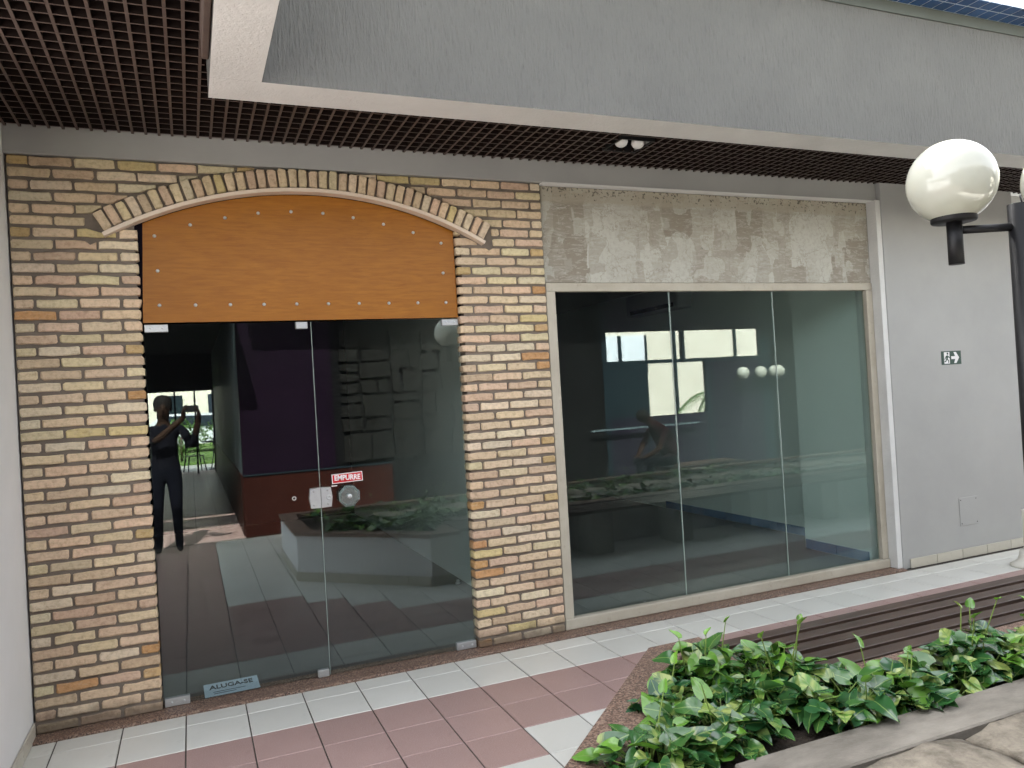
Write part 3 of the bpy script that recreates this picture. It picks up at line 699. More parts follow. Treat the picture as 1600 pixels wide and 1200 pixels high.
# push sticker
SR = R(-1.5)
st = box('sticker', -.0905, .0905, -.0006, 0, -.0275, .0275, 'sign_white', dr); st.data.transform(Matrix.Translation((.8365, GY0-.0008, 1.1485)) @ Matrix.Rotation(SR, 4, 'Y'))
a = box('sticker_field', -.086, .086, -.0004, 0, -.0235, .0235, 'sign_red', st); a.data.transform(Matrix.Translation((.8365, GY0-.0016, 1.1485)) @ Matrix.Rotation(SR, 4, 'Y'))
text('lettering', 'EMPURRE', .043, (.8365, GY0-.0026, 1.1485), (R(90), -SR, 0), 'sign_white', st, .0014, .152)
box('sticker', .742, .775, GY0-.0012, GY0-.0004, 1.104, 1.109, 'sign_white', dr)
# rental notice on paper inside the left door
pn = thing('paper_notice', (.14, .17, 0), 'pale blue paper reading ALUGA-SE lying on the floor behind the left glass door', 'notice')
PM = Matrix.Translation((.140, .158, .0185)) @ Matrix.Rotation(R(1.5), 4, 'Z') @ Matrix.Rotation(R(-88.5), 4, 'X')
a = box('sheet', -.146, .146, 0, .0008, -.100, .100, 'paper', pn); a.data.transform(PM)
a = text('lettering', 'ALUGA-SE', .085, (.0, -.0012, .030), (R(90), 0, 0), 'ink', pn, .002, .235, 0); a.data.transform(PM)
for i in range(2):
    a = box('print_line', -.10, .07-.05*i, -.0012, -.0005, -.045-.026*i, -.039-.026*i, 'ink', pn); a.data.transform(PM)

# ================================================================== SHOP WINDOW
sw = thing('shop_window', (3.65, .05, .0), 'wide frameless three-pane shop window in a dirty cream frame under a peeled plaster panel', 'shop window')
box('plaster_panel', 2.200, 5.108, .030, .07, 2.302, 2.945, 'peeled_plaster', sw, .003)
box('transom', 2.200, 5.108, .022, .07, 2.243, 2.3005, 'frame_cream', sw, .003)
box('jamb', 2.196, 2.262, .010, .07, .0845, 2.242, 'frame_cream', sw, .003); box('jamb', 5.042, 5.108, .022, .07, .0845, 2.242, 'frame_cream', sw, .003)
box('reveal', 5.109, 5.1615, -.058, .10, .0125, 2.952, 'stucco_white', sw, .003)
box('sill', 2.196, 5.108, .006, .07, .0122, .084, 'frame_cream', sw, .006)
box('flashing', 2.195, 5.110, -.034, .03, 2.946, 2.9545, 'paint_white', sw)
for i, (a, b_) in enumerate(((2.262, 3.1795), (3.1835, 4.1095), (4.1135, 5.042))):
    p = box('pane', -(b_-a)/2, (b_-a)/2, -.004, .004, .0842, 2.2428, 'window_glass', sw, .001)
    p.location = ((a+b_)/2-3.65*0, .058, 0); p.rotation_euler = (0, 0, R((.0, .32, .1)[i]))
for x in (3.1815, 4.1115): box('sealant_joint', x-.0016, x+.0016, .0535, .0625, .0843, 2.2427, 'glass_edge', sw)
# specks of paint on the floor inside
random.seed(8)
for i in range(9):
    bm = bmesh.new(); x = 2.4+random.random()*2.3; y = .2+random.random()*.35; k = 7; rr = random.choice((.008, .012, .03))
    bm.faces.new([bm.verts.new((x+rr*random.uniform(.5, 1.8)*math.cos(2*math.pi*j/k), y+rr*.4*random.uniform(.5, 1.3)*math.sin(2*math.pi*j/k), -.0035)) for j in range(k)])
    bmesh.ops.solidify(bm, geom=bm.faces[:], thickness=.001)
    link('paint_fleck', me_from(bm, 'paint_fleck'), 'sign_white', bld)
# air conditioner on the side wall inside
ac = thing('air_conditioner', (5.45, 3.5, 2.45), 'pale wall-mounted air conditioner inside the empty shop near the ceiling', 'air conditioner')
box('casing', 5.33, 5.549, 3.0, 4.15, 2.47, 2.74, 'ac_plastic', ac, .02); box('outlet', 5.326, 5.34, 3.08, 4.05, 2.49, 2.54, 'black_matte', ac)

# ---- things on the grey wall
ex = thing('exit_sign', (5.853, -.065, 1.607), 'small dark green emergency exit sign with running figure and arrow on the grey wall', 'sign')
EX0, EZ0 = 5.738, 1.608; yb = -.0625
box('plate', EX0, EX0+.230, yb-.003, yb, EZ0, EZ0+.112, 'sign_green', ex)
def shape(name, pts, mat, par, dy): return wallpoly(name, [(EX0+x, EZ0+z) for x, z in pts], yb-.003-dy, yb-.0031-dy+.0008, mat, par)
shape('doorway', [(.028, .008), (.092, .008), (.092, .104), (.028, .104)], 'sign_white', ex, .001)
shape('arrow', [(.112, .044), (.158, .044), (.142, .010), (.170, .010), (.205, .056), (.170, .102), (.142, .102), (.158, .068), (.112, .068)], 'sign_white', ex, .001)
man = shape('running_figure', [(.050, .074), (.066, .078), (.086, .066), (.094, .056), (.090, .052), (.074, .062), (.068, .048), (.082, .034), (.080, .014), (.072, .014), (.072, .030), (.058, .042), (.046, .022), (.030, .022), (.030, .030), (.042, .032), (.054, .060), (.044, .052), (.034, .042), (.030, .046), (.040, .060)], 'sign_green', ex, .002)
shape('head', [(.068+.010*math.cos(t), .091+.010*math.sin(t)) for t in [2*math.pi*i/12 for i in range(12)]], 'sign_green', ex, .002)
ap = thing('access_panel', (5.94, -.07, .262), 'flush grey access panel with four corner screws low on the wall', 'access panel')
box('cover', 5.832, 6.052, -.0675, -.0625, .263, .497, 'paint_grey', ap, .002)
for x in (5.85, 6.034):
    for z in (.283, .477):
        s = lathe('screw', [(0, .0015), (.004, .0012), (.0045, 0)], (0, 0, 0), 'black_matte', ap, 10); s.data.transform(Matrix.Translation((x, -.0676, z)) @ Matrix.Rotation(R(90), 4, 'X'))
wl = thing('wall_sensor', (5.89, -.08, 2.76), 'tiny grey rectangular box fixed high on the grey wall behind the globe', 'sensor')
box('casing', 5.80, 5.98, -.10, -.0625, 2.765, 2.805, 'ac_plastic', wl, .004); box('lens', 5.82, 5.96, -.103, -.1002, 2.773, 2.797, 'dark_door_blue', wl)
# white stand at the right edge
sd_ = thing('white_stand', (5.975, -.52, 0), 'cream stand with flared round foot on the tiles by the grey wall', 'stand')
lathe('foot', [(0, 0), (.125, 0), (.128, .012), (.10, .03), (.075, .05), (.062, .09), (.055, .13), (0, .13)], (5.975, -.52, .0006), 'stand_cream', sd_, 32)
lathe('stem', [(0, .131), (.03, .131), (.026, .42), (.03, .44), (0, .45)], (5.975, -.52, .0006), 'stand_cream', sd_, 24)

# ================================================================== PLANTER AND BENCH
pl = thing('planter', (2.5, -2.9, 0), 'raised white rendered planter edged with brown granite and filled with pothos', 'planter')
ccw = PLANTER[::-1]
TOPZ = .44
def outline_offset(pts, d):
    out = []
    k = len(pts)
    for i in range(k):
        p0, p1, p2 = Vector(pts[i-1]), Vector(pts[i]), Vector(pts[(i+1) % k])
        a = (p1-p0).normalized(); b_ = (p2-p1).normalized(); na = Vector((-a.y, a.x)); nb = Vector((-b_.y, b_.x))
        bis = (na+nb).normalized(); out.append(tuple(p1+bis*(d/max(.3, bis.dot(na)))))
    return out
area = sum(PLANTER[i-1][0]*PLANTER[i][1]-PLANTER[i][0]*PLANTER[i-1][1] for i in range(len(PLANTER)))
poly = PLANTER if area > 0 else PLANTER[::-1]
def ring(name, outer, inner, z0, z1, mat, par):
    bm = bmesh.new(); k = len(outer)
    V = [[bm.verts.new((x, y, z)) for x, y in p] for p, z in ((outer, z0), (outer, z1), (inner, z1), (inner, z0))]
    for q in range(4):
        for i in range(k): bm.faces.new((V[q][i], V[q][(i+1) % k], V[(q+1) % 4][(i+1) % k], V[(q+1) % 4][i]))
    bmesh.ops.recalc_face_normals(bm, faces=bm.faces[:]); return link(name, me_from(bm, name), mat, par)
ring('wall', poly, outline_offset(poly, .10), 0, TOPZ-.032, 'comb_white', pl)
ring('granite_top', outline_offset(poly, -.018), outline_offset(poly, .135), TOPZ-.0315, TOPZ, 'granite', pl)
prism('soil', outline_offset(poly, .101), .02, TOPZ-.05, 'soil', pl)
# tile skirting round its foot
for i in range(len(poly)):
    p0, p1 = Vector(poly[i]), Vector(poly[(i+1) % len(poly)])
    if p0.x > 5 and p1.x > 5 or p0.y < -3.8 and p1.y < -3.8: continue
    if max(p0.x, p1.x) > 5: continue
    L = (p1-p0).length; dd = (p1-p0)/L; nn = Vector((dd.y, -dd.x)); k = max(1, round(L/.24))
    for j in range(k):
        a = p0+dd*(L*j/k+.002); b_ = p0+dd*(L*(j+1)/k-.002)
        prism('skirting_tile', [tuple(a+nn*.001), tuple(a+nn*.012), tuple(b_+nn*.012), tuple(b_+nn*.001)], .001, .082, 'tile_cream', pl)
# ledge behind the bed and rough stones
lg = box('ledge', 1.46, 12.3, -2.80, -2.625, TOPZ-.055, TOPZ-.004, 'concrete', pl, .006)
def rough_block(name, x0, x1, y0, y1, z0, z1, seed, par):
    bm = bmesh.new(); nx, ny, nz_ = max(4, int((x1-x0)/.05)), 8, 6
    add_box(bm, x0, x1, y0, y1, z0, z1); bmesh.ops.subdivide_edges(bm, edges=bm.edges[:], cuts=9, use_grid_fill=True)
    for v in bm.verts:
        q = v.co*5+Vector((seed, 0, 0)); d = Vector((noise.noise(q), noise.noise(q+Vector((7, 3, 1))), noise.noise(q+Vector((2, 9, 4)))))*.022
        d += Vector((noise.noise(v.co*21), noise.noise(v.co*21+Vector((5, 5, 5))), noise.noise(v.co*23)))*.010
        ex_ = max(0, abs(v.co.x-(x0+x1)/2)/((x1-x0)/2)-.8)*.12
        v.co += d; 
        if v.co.z > z1-.06: v.co.z -= ex_*.5
    return link(name, me_from(bm, name, True), 'rough_stone', par)
xs_ = 1.62; i = 0; random.seed(3)
while xs_ < 8.0:
    wd = random.uniform(.5, .85); rough_block('edging_stone', xs_, xs_+wd-.015, -3.2, -2.826, .24, TOPZ-.004+random.uniform(-.008, .008), i*3.7, pl); xs_ += wd; i += 1

bn = thing('bench', (3.8, -1.9, 0), 'long dark timber slat bench on concrete blocks along the planter', 'bench')
random.seed(9)
sy_ = -1.728
for i in range(5):
    wdt = .069; o = box('slat', 2.075, 12.2, sy_-wdt, sy_, TOPZ-.030, TOPZ+.004-random.uniform(0, .004), 'bench_timber', bn, .002); sy_ -= wdt+.0345
for x in (2.55, 3.44, 4.38, 5.35, 6.3, 7.3, 8.3, 9.3, 10.3, 11.3): box('support', x, x+.24, -2.10, -1.80, .0005, TOPZ-.0405, 'concrete_pale', bn, .008)

# ---- pothos
def leaf_mesh(L, W, fold, droop, curl, seed):
    rnd = random.Random(seed); bm = bmesh.new(); rows = 9; us = (-1, -.55, 0, .55, 1); G = []
    for r in range(rows):
        t = r/(rows-1)
        wdt = W*.5*(math.sin(math.pi*min(1, (t*.93+.07))**.62)**.75 if t < 1 else 0)
        if r == 0: wdt = W*.30
        row = []
        for u in us:
            y = t*L - (abs(u)**1.5)*L*.13*(1-t)**1.5
            z = abs(u)*wdt*fold - droop*L*t*t + curl*math.sin(t*7+seed)*.004*abs(u)+rnd.gauss(0, .0007)
            row.append((u*wdt, y, z))
        G.append(row)
    V = []
    for r, row in enumerate(G):
        if r == rows-1: V.append([bm.verts.new(row[2])]*5)
        else: V.append([bm.verts.new(p) for p in row])
    for r in range(rows-1):
        for k in range(4):
            q = [V[r][k], V[r][k+1], V[r+1][k+1], V[r+1][k]]
            u_ = []
            for v in q:
                if v not in u_: u_.append(v)
            if len(u_) >= 3: bm.faces.new(u_)
    me = me_from(bm, 'leaf', True); me.materials.append(MATS['pothos_leaf']); return me
LM = [leaf_mesh(.080, .066, .26, .25, 1, 1), leaf_mesh(.072, .060, .16, .38, 1.5, 2), leaf_mesh(.092, .072, .34, .22, 1, 3), leaf_mesh(.066, .050, .45, .14, .7, 4), leaf_mesh(.078, .068, .10, .50, 1.2, 5), leaf_mesh(.058, .038, .7, .08, .6, 6)]
PG = 'pothos plants in the raised planter'
def pothos(cx, cy, nl, spread, hmax, label, zbase, seed, tall=0, rngc=(0, .28), clampy=None, dens=2.7):
    rnd = random.Random(seed); p = thing('pothos_plant', (cx, cy, zbase), label, 'plant', PG); bm = bmesh.new()
    nl = int(nl*dens)
    for i in range(nl):
        a = rnd.uniform(0, 2*math.pi); rr = spread*math.sqrt(rnd.random()); px, py = cx+rr*math.cos(a), cy+rr*math.sin(a)*(.8 if cx < 2.15 else .75)
        if clampy: py = min(max(py, clampy[0]), clampy[1])
        tallone = i < tall
        hz = zbase+(rnd.uniform(.3, 1)*hmax*(1-.45*(rr/spread)) if not tallone else hmax*rnd.uniform(1.05, 1.4))
        bx_, by_ = cx+(px-cx)*.45+rnd.gauss(0, .015), cy+(py-cy)*.45+rnd.gauss(0, .012)
        mid = Vector(((bx_+px)/2+rnd.gauss(0, .01), (by_+py)/2+rnd.gauss(0, .01), zbase+(hz-zbase)*.6))
        add_tube(bm, [(bx_, by_, zbase-.02), mid, (px, py, hz)], [.0032, .0026, .0019], 5)
        s_ = rnd.uniform(.75, 1.2)*(1.0 if not tallone else .72)
        o = bpy.data.objects.new('leaf', LM[rnd.choice((3, 5)) if tallone else rnd.choice((0, 0, 1, 1, 2, 2, 4, 3))]); col.objects.link(o); o.parent = p; o.matrix_parent_inverse = inv(p)
        az = math.atan2(py-cy, px-cx)-math.pi/2+rnd.gauss(0, .9)
        pt = rnd.gauss(.15, .35) if not tallone else rnd.uniform(.5, 1.2)
        o.location = (px, py, hz); o.rotation_euler = (Matrix.Rotation(az, 3, 'Z') @ Matrix.Rotation(pt, 3, 'X') @ Matrix.Rotation(rnd.gauss(0, .35), 3, 'Y')).to_euler(); o.scale = (s_, s_, s_)
        lightness = min(1, max(0, rnd.uniform(*rngc)+(rnd.random() < .2)*.5+(.5 if tallone else 0))); o.color = (lightness, rnd.choice((-.2, -.1, .0, .05, .09, .18)), 0, 1)
    me = me_from(bm, 'stems'); link('stems', me, 'stem_green', p)
    return p
ZB = TOPZ-.05
spots = [  # x, y, leaves, spread, height, tall shoots, label
 (1.30, -2.47, 34, .20, .15, 1, 'leafy pothos plant nearest the lower corner of the planter'),
 (1.56, -2.42, 36, .20, .16, 1, 'broad pothos plant with dark leaves right of the granite corner edge'),
 (1.56, -2.16, 26, .15, .14, 1, 'pothos plant with streaked leaves beside the slanting granite edge'),
 (1.80, -2.02, 32, .17, .19, 3, 'pothos plant with upright shoots near the far granite corner'),
 (1.82, -2.30, 36, .20, .16, 0, 'dense pothos plant in the middle of the wide end of the bed'),
 (1.98, -2.22, 34, .18, .22, 3, 'tall pothos plant at the left end of the bench'),
 (2.06, -2.48, 38, .19, .17, 1, 'pothos plant with large dark leaves against the concrete ledge'),
 (2.26, -2.46, 28, .16, .13, 1, 'low pothos plant between bench end and ledge'),
 (2.30, -2.54, 26, .15, .12, 2, 'pothos plant with pale shoots leaning over the ledge'),
 (2.52, -2.50, 28, .16, .13, 0, 'pothos plant with a yellow leaf in mid strip'),
 (2.74, -2.47, 38, .17, .22, 4, 'tallest pothos clump in the narrow strip beside the bench'),
 (2.94, -2.51, 26, .16, .13, 1, 'pothos plant right of the tallest clump'),
 (3.16, -2.48, 26, .16, .15, 3, 'pothos plant with thin upright shoots at the right edge of view'),
 (3.42, -2.49, 20, .17, .14, 1, 'pothos plant just past the lamp post'),
]
for i, (x, y, nl, spd, hm, tl, lb) in enumerate(spots):
    pothos(x, y, nl, spd, hm, lb, ZB, 100+i, tl, clampy=(-2.69 if x > 2 else -2.75, -2.37 if x > 2.1 else -1.84))
ORD = ('first', 'second', 'third', 'fourth', 'fifth', 'sixth', 'seventh', 'eighth', 'ninth')
for i in range(7): pothos(3.75+.45*i, -2.49, 15, .24, .15, ORD[i]+' pothos plant beyond the lamp post, mirrored in the plain shop window', ZB, 300+i, 1, dens=1.6, clampy=(-2.6, -2.38))
for i in range(9): pothos(1.25+.62*i, -3.45+.12*(i % 2), 14, .28, .16, ORD[i]+' pothos plant from the left in the rear bed behind the rough stones', ZB, 400+i, 1, dens=1.6)
# ledge leaf with yellow tint
# ================================================================== LAMP POST
lp = thing('lamp_post', (2.628, -2.815, TOPZ), 'black garden lamp post with opal glass globes rising from the planter', 'lamp post')
LX, LY = 2.632, -2.818
tube('pole', [(LX, LY, .30), (LX, LY, 2.135)], .0335, 'black_paint', lp, 28)
rx, ry = rt.x, rt.y
def arm(dx, dy, L):
    ux, uy = dx/math.hypot(dx, dy), dy/math.hypot(dx, dy); ex_, ey_ = LX+ux*L, LY+uy*L
    tube('arm', [(LX+ux*.028, LY+uy*.028, 2.058), (ex_-ux*.02, ey_-uy*.02, 2.058)], .0135, 'black_paint', lp, 18)
    sk = tube('socket', [(ex_, ey_, 1.942), (ex_, ey_, 2.098)], .0245, 'black_paint', lp, 24)
    lathe('collar', [(0, 0), (.068, 0), (.071, .004), (.071, .054), (.064, .058), (0, .058)], (ex_, ey_, 2.086), 'black_paint', lp, 40)
    r_ = .140; lathe('globe', [(r_*math.sin(t), .105-r_*math.cos(t)) for t in [.52+(math.pi-.52)*i/28 for i in range(29)]][:-1]+[(0, .105+r_)], (ex_, ey_, 2.118), 'opal_globe', lp, 56)
arm(-rx, -ry, .222); arm(rx*.97+fwd.x*.25, ry*.97+fwd.y*.25, .222)
tube('wire', [(LX+.01, LY-.01, 2.13), (LX+.012, LY, 2.16), (LX+.03, LY+.01, 2.17)], .003, 'black_paint', lp, 8)

# ================================================================== ACROSS THE GALLERY (seen in the glass)
ob = thing('opposite_building', (3, -5.5, 0), 'dark single-storey shop wing across the gallery mirrored in the shop glass', 'building')
FY = -5.40
box('dark_front', .56, 1.70, FY-.12, FY, .76, 3.0, 'purple_panel', ob); box('timber_dado', .56, 2.42, FY-.1199, FY+.03, 0, .745, 'door_wood_red', ob); box('dado_cap', .56, 2.42, FY-.10, FY+.045, .746, .7595, 'dark_door_blue', ob)
box('wall', 1.70, 5.72, FY-.14, FY-.03, 0, 3.0, 'black_matte', ob)
# stone cladding between x 1.75 and 3.5
random.seed(17)
def rubble(x0, x1, z0, z1, d):
    w_, h_ = x1-x0, z1-z0
    if d and (w_ > .52 or h_ > .40 or (w_ > .26 and h_ > .2 and random.random() < .55)):
        k = random.uniform(.36, .64)
        if w_ > h_*1.15: rubble(x0, x0+w_*k, z0, z1, d-1); rubble(x0+w_*k, x1, z0, z1, d-1)
        else: rubble(x0, x1, z0, z0+h_*k, d-1); rubble(x0, x1, z0+h_*k, z1, d-1)
        return
    j_ = lambda: random.uniform(.006, .040)
    o = [(x0+j_(), z0+j_()), ((x0+x1)/2, z0+j_()*.6), (x1-j_(), z0+j_()), (x1-j_(), z1-j_()), ((x0+x1)/2+.02, z1-j_()*.6), (x0+j_(), z1-j_())]
    wallpoly('stone', o, FY+random.uniform(-.01, .035), FY-.04, 'wall_stone', ob)
rubble(1.78, 3.62, .80, 2.52, 7)
box('wall', 9.0, 15, FY-.14, FY-.03, 0, 3.0, 'black_matte', ob)
box('lintel', .56, 15, FY-.14, FY-.001, 3.001, 3.08, 'paint_grey', ob)
box('added_overhang', .60, 15, -5.3, -4.75, 3.081, 3.2, 'paint_grey', ob); box('added_canopy', -1.45, .545, -5.4, -4.45, 2.72, 2.80, 'black_matte', ob)  # unseen overhang and canopy, added to darken the mirrored shop front and photographer
# window wall with openings
for a in ((5.72, 5.80, 0, 3.0), (8.80, 9.0, 0, 3.0), (7.68, 7.76, 0, 1.90), (6.45, 6.50, 0, 1.90), (7.25, 7.30, 1.955, 2.40)): box('post', a[0], a[1], FY-.10, FY-.02, a[2], a[3], 'dark_door_blue', ob)
box('rail', 5.80, 8.80, FY-.10, FY-.02, 1.9005, 1.9545, 'dark_door_blue', ob); box('panel', 5.80, 8.80, FY-.10, FY-.02, 2.4005, 3.0, 'interior_dark', ob)
box('panel', 5.80, 7.68, FY-.095, FY-.025, 0, 1.09, 'interior_dark', ob); box('panel', 7.76, 8.80, FY-.095, FY-.025, 0, 1.9, 'interior_dark', ob)
box('panel', 5.80, 6.45, FY-.095, FY-.025, 1.0905, 1.9, 'dark_door_blue', ob)
box('handrail', 5.4, 7.4, FY+.06, FY+.10, .93, .955, 'teal_paint', ob)
# corridor to the garden
box('corridor_wall', .56, .74, -16.4, FY-.121, .76, 3.0, 'teal_paint', ob); box('corridor_dado', .545, .74, -16.4, FY-.1205, 0, .759, 'door_wood_red', ob)
box('corridor_wall', -1.45, -1.3, -16.4, -5.4, 0, 3.0, 'teal_paint', ob); box('corridor_ceiling', -1.45, .74, -16.4, -5.401, 3.001, 3.08, 'interior_dark', ob)
box('corridor_lintel', -1.3, .56, -16.4, -16.25, 2.08, 3.0, 'interior_dark', ob)
for x in (-1.3, -.36, .10, .52): box('door_post', x, x+.04, -16.36, -16.30, 0, 2.08, 'black_paint', ob)
# courtyard wall beyond, sunlit
cw = thing('courtyard_wall', (7.5, -9, 0), 'sunlit cream courtyard wall mirrored as bright squares in the plain shop window', 'wall')
box('render', 4.0, 16, -9.2, -9.0, -.05, 4.2, 'cream_paint', cw)
box('window_pane', 7.55, 8.75, -8.999, -8.98, 1.86, 2.6, 'window_bright', cw); box('window_bar', 8.11, 8.19, -8.9795, -8.96, 1.86, 2.6, 'dark_door_blue', cw); box('window_bar', 7.50, 8.80, -8.9795, -8.96, 1.81, 1.8595, 'dark_door_blue', cw); box('window_bar', 8.7505, 8.80, -8.9795, -8.96, 1.86, 2.6, 'dark_door_blue', cw)
for x in (9.6, 11.2, 12.6): box('pipe', x, x+.05, -8.998, -8.94, 0, 4.2, 'dark_door_blue', cw)
# palm frond in front of the bright wall
pf = thing('palm_frond_plant', (9.3, -7.2, 0), 'dark palm with drooping fronds in the courtyard', 'plant')
tube('stem', [(9.3, -7.2, -.05), (9.32, -7.2, 1.3)], .03, 'stem_green', pf, 8)
for a in (-2.6, -1.7, -.4, .5, 2.3):
    bm = bmesh.new(); pr = None
    for i in range(18):
        t = i/17; px, py, pz = 9.32+math.cos(a)*t*.9, -7.2+math.sin(a)*t*.5, 1.3+.5*t-.75*t*t
        for s in (-1, 1):
            v0 = bm.verts.new((px, py, pz)); v1 = bm.verts.new((px+.03, py+.01, pz)); v2 = bm.verts.new((px+math.cos(a)*.08, py+s*.14, pz-.16-.1*t)); bm.faces.new((v0, v1, v2))
    link('frond', me_from(bm, 'frond'), 'shrub_leaf', pf)
# globe lamp far across
gl = thing('globe_wall_lamp', (8.5, -5.2, 1.5), 'triple white globe lamp on the far wing mirrored in the shop window', 'lamp')
tube('bar', [(8.2, -5.28, 1.56), (9.05, -5.28, 1.56)], .012, 'black_paint', gl, 10)
tube('bracket', [(8.86, -5.28, 1.56), (8.86, -5.44, 1.56)], .012, 'black_paint', gl, 10)
for x in (8.3, 8.66, 8.95): lathe('globe', [(.10*math.sin(t), .10-.10*math.cos(t)) for t in [math.pi*i/16 for i in range(17)]], (x, -5.28, 1.575), 'opal_globe', gl, 28)

# ---- garden at the corridor's end
gg = box('lawn', -12, 14, -40, -20.4, -.06, .02, 'grass'); tag(gg, None, None, kind='structure')
random.seed(31)
def shrub(cx, cy, r, h, label):
    s = thing('garden_shrub', (cx, cy, 0), label, 'shrub', 'garden shrubs beyond the passage'); bm = bmesh.new()
    for i in range(700):
        d = Vector((random.gauss(0, 1), random.gauss(0, 1), random.gauss(0, 1))).normalized()*random.uniform(.55, 1)
        c_ = Vector((cx+d.x*r, cy+d.y*r, .12+h*.5+d.z*h*.5)); u = Vector((random.gauss(0, 1), random.gauss(0, 1), random.gauss(0, 1))).normalized(); v_ = u.orthogonal().normalized(); q = .06
        bm.faces.new([bm.verts.new(c_+u*q), bm.verts.new(c_+v_*q*.5), bm.verts.new(c_-u*q), bm.verts.new(c_-v_*q*.5)])
    link('crown', me_from(bm, 'crown'), 'shrub_leaf', s); tube('stem', [(cx, cy, 0), (cx, cy, h*.6)], .04, 'bench_timber', s, 8)
shrub(-.3, -21.6, .8, 1.3, 'rounded green shrub left of the parked car'); shrub(1.2, -22.0, .9, 1.4, 'rounded green shrub right of the passage'); shrub(-2.4, -21.8, .8, 1.2, 'rounded green shrub far left on the lawn')
car = thing('parked_car', (0, -27, 0), 'pale parked car beyond the garden shrubs', 'car')
prof = [(-2.1, .35), (2.1, .35), (2.15, .75), (1.5, .95), (.9, 1.45), (-.9, 1.5), (-1.6, 1.0), (-2.15, .85)]
wallpoly('body', prof, -27.8, -26.2, 'car_paint', car)
wallpoly('window', [(-1.35, 1.0), (1.3, .98), (.8, 1.38), (-.8, 1.42)], -26.199, -26.15, 'car_glass', car)
for x in (-1.35, 1.35):
    wh = lathe('wheel', [(0, 0), (.3, 0), (.33, .05), (.33, .15), (.3, .2), (0, .2)], (0, 0, 0), 'rubber', car, 20); wh.data.transform(Matrix.Translation((x, -26.2, .33)) @ Matrix.Rotation(R(90), 4, 'X'))
hs_ = thing('street_house', (0, -34, 0), 'pale street house far beyond the parked car', 'house')
box('wall', -12, 12, -36, -34, 0, 5, 'cream_paint', hs_); box('door', -1.4, -.3, -33.999, -33.9, .0, 2.3, 'dark_door_blue', hs_); box('window', .8, 2.8, -33.999, -33.9, 1.0, 2.3, 'car_glass', hs_); box('roof', -12.3, 12.3, -36.3, -33.6, 5.001, 5.3, 'roof', hs_)
# black cafe table and chairs
def cafe_table(x, y):
    t = thing('cafe_table', (x, y, 0), 'black round pedestal table on the patio', 'table')
    lathe('top', [(0, .72), (.36, .72), (.36, .745), (0, .745)], (x, y, 0), 'black_paint', t, 28); tube('pedestal', [(x, y, .02), (x, y, .72)], .03, 'black_paint', t, 12); lathe('base', [(0, -.05), (.24, -.05), (.2, .0), (.03, .03), (0, .03)], (x, y, 0), 'black_paint', t, 24)
def cafe_chair(x, y, rz, label):
    c_ = thing('cafe_chair', (x, y, -.05), label, 'chair', 'black metal chairs on the patio')
    M_ = Matrix.Translation((x, y, -.05)) @ Matrix.Rotation(rz, 4, 'Z')
    o = box('seat', -.2, .2, -.2, .2, .435, .455, 'black_paint', c_, .006); o.data.transform(M_)
    o = box('backrest', -.17, .17, .19, .205, .66, .86, 'black_paint', c_, .004); o.data.transform(M_)
    for sx_ in (-1, 1):
        for sy2 in (-1, 1):
            o = tube('leg', [(sx_*.24, sy2*.24, 0), (sx_*.17, sy2*.17, .44)], .014, 'black_paint', c_, 8); o.data.transform(M_)
        o = tube('back_post', [(sx_*.17, .19, .45), (sx_*.17, .215, .86)], .011, 'black_paint', c_, 8); o.data.transform(M_)
cafe_table(.62, -17.6); cafe_chair(.05, -17.3, 2.9, 'black metal chair in the middle of the passage opening'); cafe_chair(.75, -18.4, .2, 'black metal chair behind the cafe table'); cafe_chair(-.75, -18.2, -1.3, 'black metal chair left of the passage opening')

# ================================================================== PEOPLE (mirrored in the glass)
def skinned(name, verts, edges, root, zones, parent):
    bm = bmesh.new(); lay = bm.verts.layers.skin.verify(); vs = []
    for (p, r_) in verts:
        v = bm.verts.new(p); v[lay].radius = (r_, r_) if not isinstance(r_, tuple) else r_; vs.append(v)
    vs[root][lay].use_root = True
    for a, b_ in edges: bm.edges.new((vs[a], vs[b_]))
    me = bpy.data.meshes.new(name); bm.to_mesh(me); bm.free(); o = bpy.data.objects.new(name, me); col.objects.link(o)
    o.modifiers.new('skin', 'SKIN').use_smooth_shade = True; sb = o.modifiers.new('sub', 'SUBSURF'); sb.levels = 2; sb.render_levels = 2
    dg = bpy.context.evaluated_depsgraph_get(); m2 = bpy.data.meshes.new_from_object(o.evaluated_get(dg)); bpy.data.objects.remove(o)
    m2.materials.clear()
    for z in zones: m2.materials.append(MATS[z[0]])
    for p in m2.polygons:
        p.use_smooth = True
        for k, z in enumerate(zones):
            if z[1](p.center): p.material_index = k; break
    return link(name, m2, None, parent)
def hand(verts, edges, wrist, direction, side, curl):
    """palm and five fingers growing from vertex index wrist"""
    d = Vector(direction).normalized(); s = Vector(side).normalized(); c_ = Vector(curl).normalized(); p0 = Vector(verts[wrist][0])
    palm = p0+d*.055; verts.append((tuple(palm), (.034, .017))); pi = len(verts)-1; edges.append((wrist, pi))
    for k, (off, ln) in enumerate(((-.030, .068), (-.010, .078), (.010, .074), (.030, .058))):
        b_ = palm+d*.035+s*off; m_ = b_+d*ln*.5+c_*.012; e_ = m_+d*ln*.28+c_*.032
        i0 = len(verts); verts += [(tuple(b_), .0095), (tuple(m_), .0088), (tuple(e_), .0075)]; edges += [(pi, i0), (i0, i0+1), (i0+1, i0+2)]
    i0 = len(verts); th = palm-s*.036+d*-.012; verts += [(tuple(th), .012), (tuple(th-s*.022+d*.028+c_*.008), .0105), (tuple(th-s*.026+d*.052+c_*.018), .009)]; edges += [(pi, i0), (i0, i0+1), (i0+1, i0+2)]
